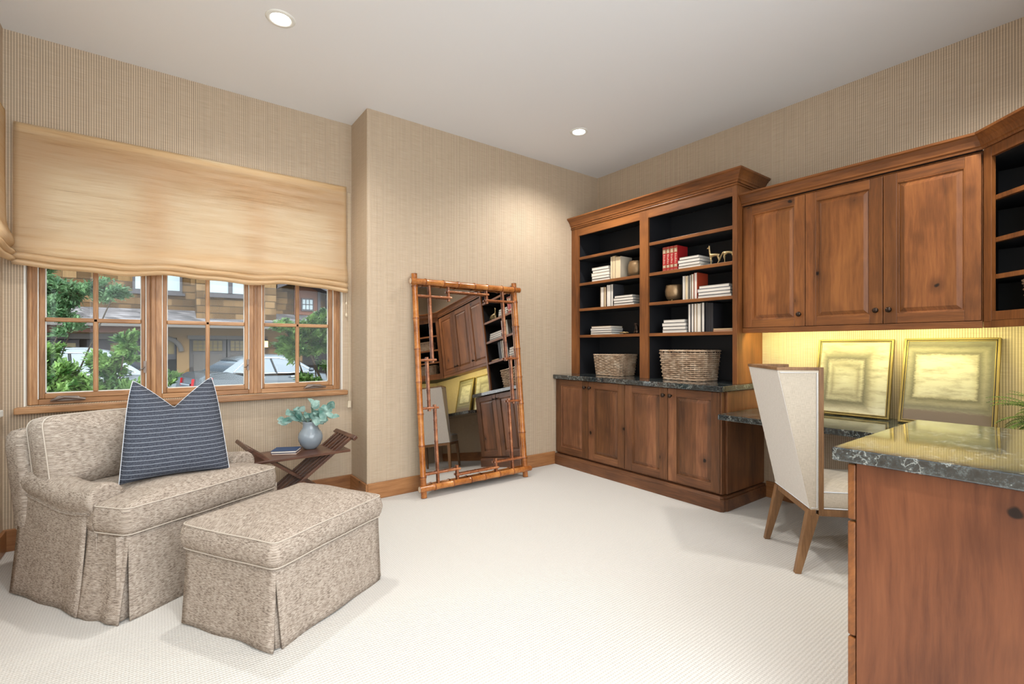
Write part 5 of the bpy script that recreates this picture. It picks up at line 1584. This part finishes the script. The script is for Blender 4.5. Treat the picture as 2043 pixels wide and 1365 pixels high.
# shrubs
M['shrub_leaf'] = leafmat('glossy_shrub_leaf', (54, 106, 46), (166, 204, 120), 0.28, 9)
M['shrub_leaf_b'] = leafmat('glossy_shrub_leaf_blue', (56, 106, 66), (156, 196, 146), 0.3, 9)
M['twig'] = plain('grey_twig', (92, 80, 68), 0.8)
def shrub(name, label, base, blobs, n, mat, seed, lsz=0.048, trunk=None):
    random.seed(seed)
    t = thing(name, label, 'shrub', base)
    lv = MB(); tw = MB()
    B = Vector(base)
    for bi, (c, r, wgt) in enumerate(blobs):
        c = Vector(c)
        # branch from the base to the blob
        mid = B.lerp(c, 0.55) + Vector((random.uniform(-.08, .08), random.uniform(-.05, .05), 0.05))
        tw.tube([B + Vector((random.uniform(-.06, .06), random.uniform(-.06, .06), 0)), mid, c], [0.014, 0.009, 0.005], 5)
        subs = []
        for k in range(max(5, int(wgt * 26))):
            d = Vector((random.gauss(0, 1), random.gauss(0, 1), random.gauss(0, 1)))
            d.normalize(); d = Vector((d.x * r[0], d.y * r[1], d.z * r[2])) * random.uniform(.45, 1.0)
            e = c + d
            s0 = c + d * random.uniform(0.0, .4)
            tw.tube([s0, s0.lerp(e, .5) + Vector((0, 0, .015)), e], [0.004, 0.003, 0.0016], 4)
            subs.append((s0, e))
        for k in range(int(n * wgt * 2.2)):
            s0, e = random.choice(subs)
            p = s0.lerp(e, random.uniform(.25, 1.04)) + Vector((random.gauss(0, .022), random.gauss(0, .022), random.gauss(0, .018)))
            d = ((e - s0).normalized() * .6 + Vector((random.uniform(-1, 1), random.uniform(-1, 1), random.uniform(-.3, 1))))
            leaf(lv, p, d, Vector((random.uniform(-.7, .7), random.uniform(-1, .3), 1.0)), lsz * random.uniform(.7, 1.25), lsz * .46, 0.12, 2)
    if trunk: tw.tube([Vector(p) for p in trunk], [0.02, 0.018, 0.014, .01][:len(trunk)], 6)
    part('branches', tw, 'twig', t)
    part('foliage', lv, mat, t)
shrub('shrub', 'dense leafy shrub outside the left window, filling its lower panes', (-0.55, 5.7, GZ),
      [((-0.75, 5.6, 0.78), (.34, .30, .30), 1.6), ((-0.35, 5.5, 0.70), (.32, .26, .24), 1.5), ((-0.02, 5.6, 0.66), (.30, .25, .18), 1.0), ((-.80, 5.7, 1.08), (.22, .22, .22), .8), ((-.34, 5.6, 1.04), (.20, .18, .15), .5), ((-.22, 5.5, 1.22), (.08, .1, .14), .16), ((0.10, 5.6, .84), (.07, .08, .10), .15)], 2000, 'shrub_leaf', 4)
shrub('shrub', 'loose leafy tree branches hanging across the upper left window pane', (-1.3, 6.4, GZ),
      [((-0.95, 6.1, 1.80), (.34, .3, .26), 1.5), ((-0.58, 6.0, 1.72), (.28, .2, .16), .9), ((-.80, 6.0, 1.52), (.30, .2, .14), .7), ((-.32, 5.9, 1.70), (.16, .1, .06), .25), ((-1.0, 6.0, 2.1), (.5, .3, .3), .9), ((-.62, 5.9, 1.36), (.12, .1, .10), .2)], 1900, 'shrub_leaf_b', 8, 0.040)
shrub('shrub', 'bright green shrub filling the right window pane outside', (1.75, 6.0, GZ),
      [((1.55, 5.9, 1.30), (.30, .28, .26), 1.5), ((1.28, 5.8, 1.20), (.22, .2, .20), .9), ((1.75, 5.9, 1.52), (.28, .25, .22), .9), ((1.72, 5.9, .98), (.24, .22, .20), .7), ((1.16, 5.8, 1.42), (.16, .12, .07), .25), ((1.42, 5.8, 1.46), (.10, .1, .10), .18), ((1.36, 5.7, .80), (.16, .14, .07), .22), ((2.1, 5.9, 1.2), (.3, .3, .4), .8)], 1900, 'shrub_leaf', 15,
      trunk=[(1.75, 6.0, GZ), (1.66, 5.9, .6), (1.50, 5.85, .95), (1.38, 5.8, 1.25)])
struct(part('path_hedge_kerb', MB().box(-3, 6.6, GZ, 4.5, 6.8, GZ + 0.12), 'beam'))
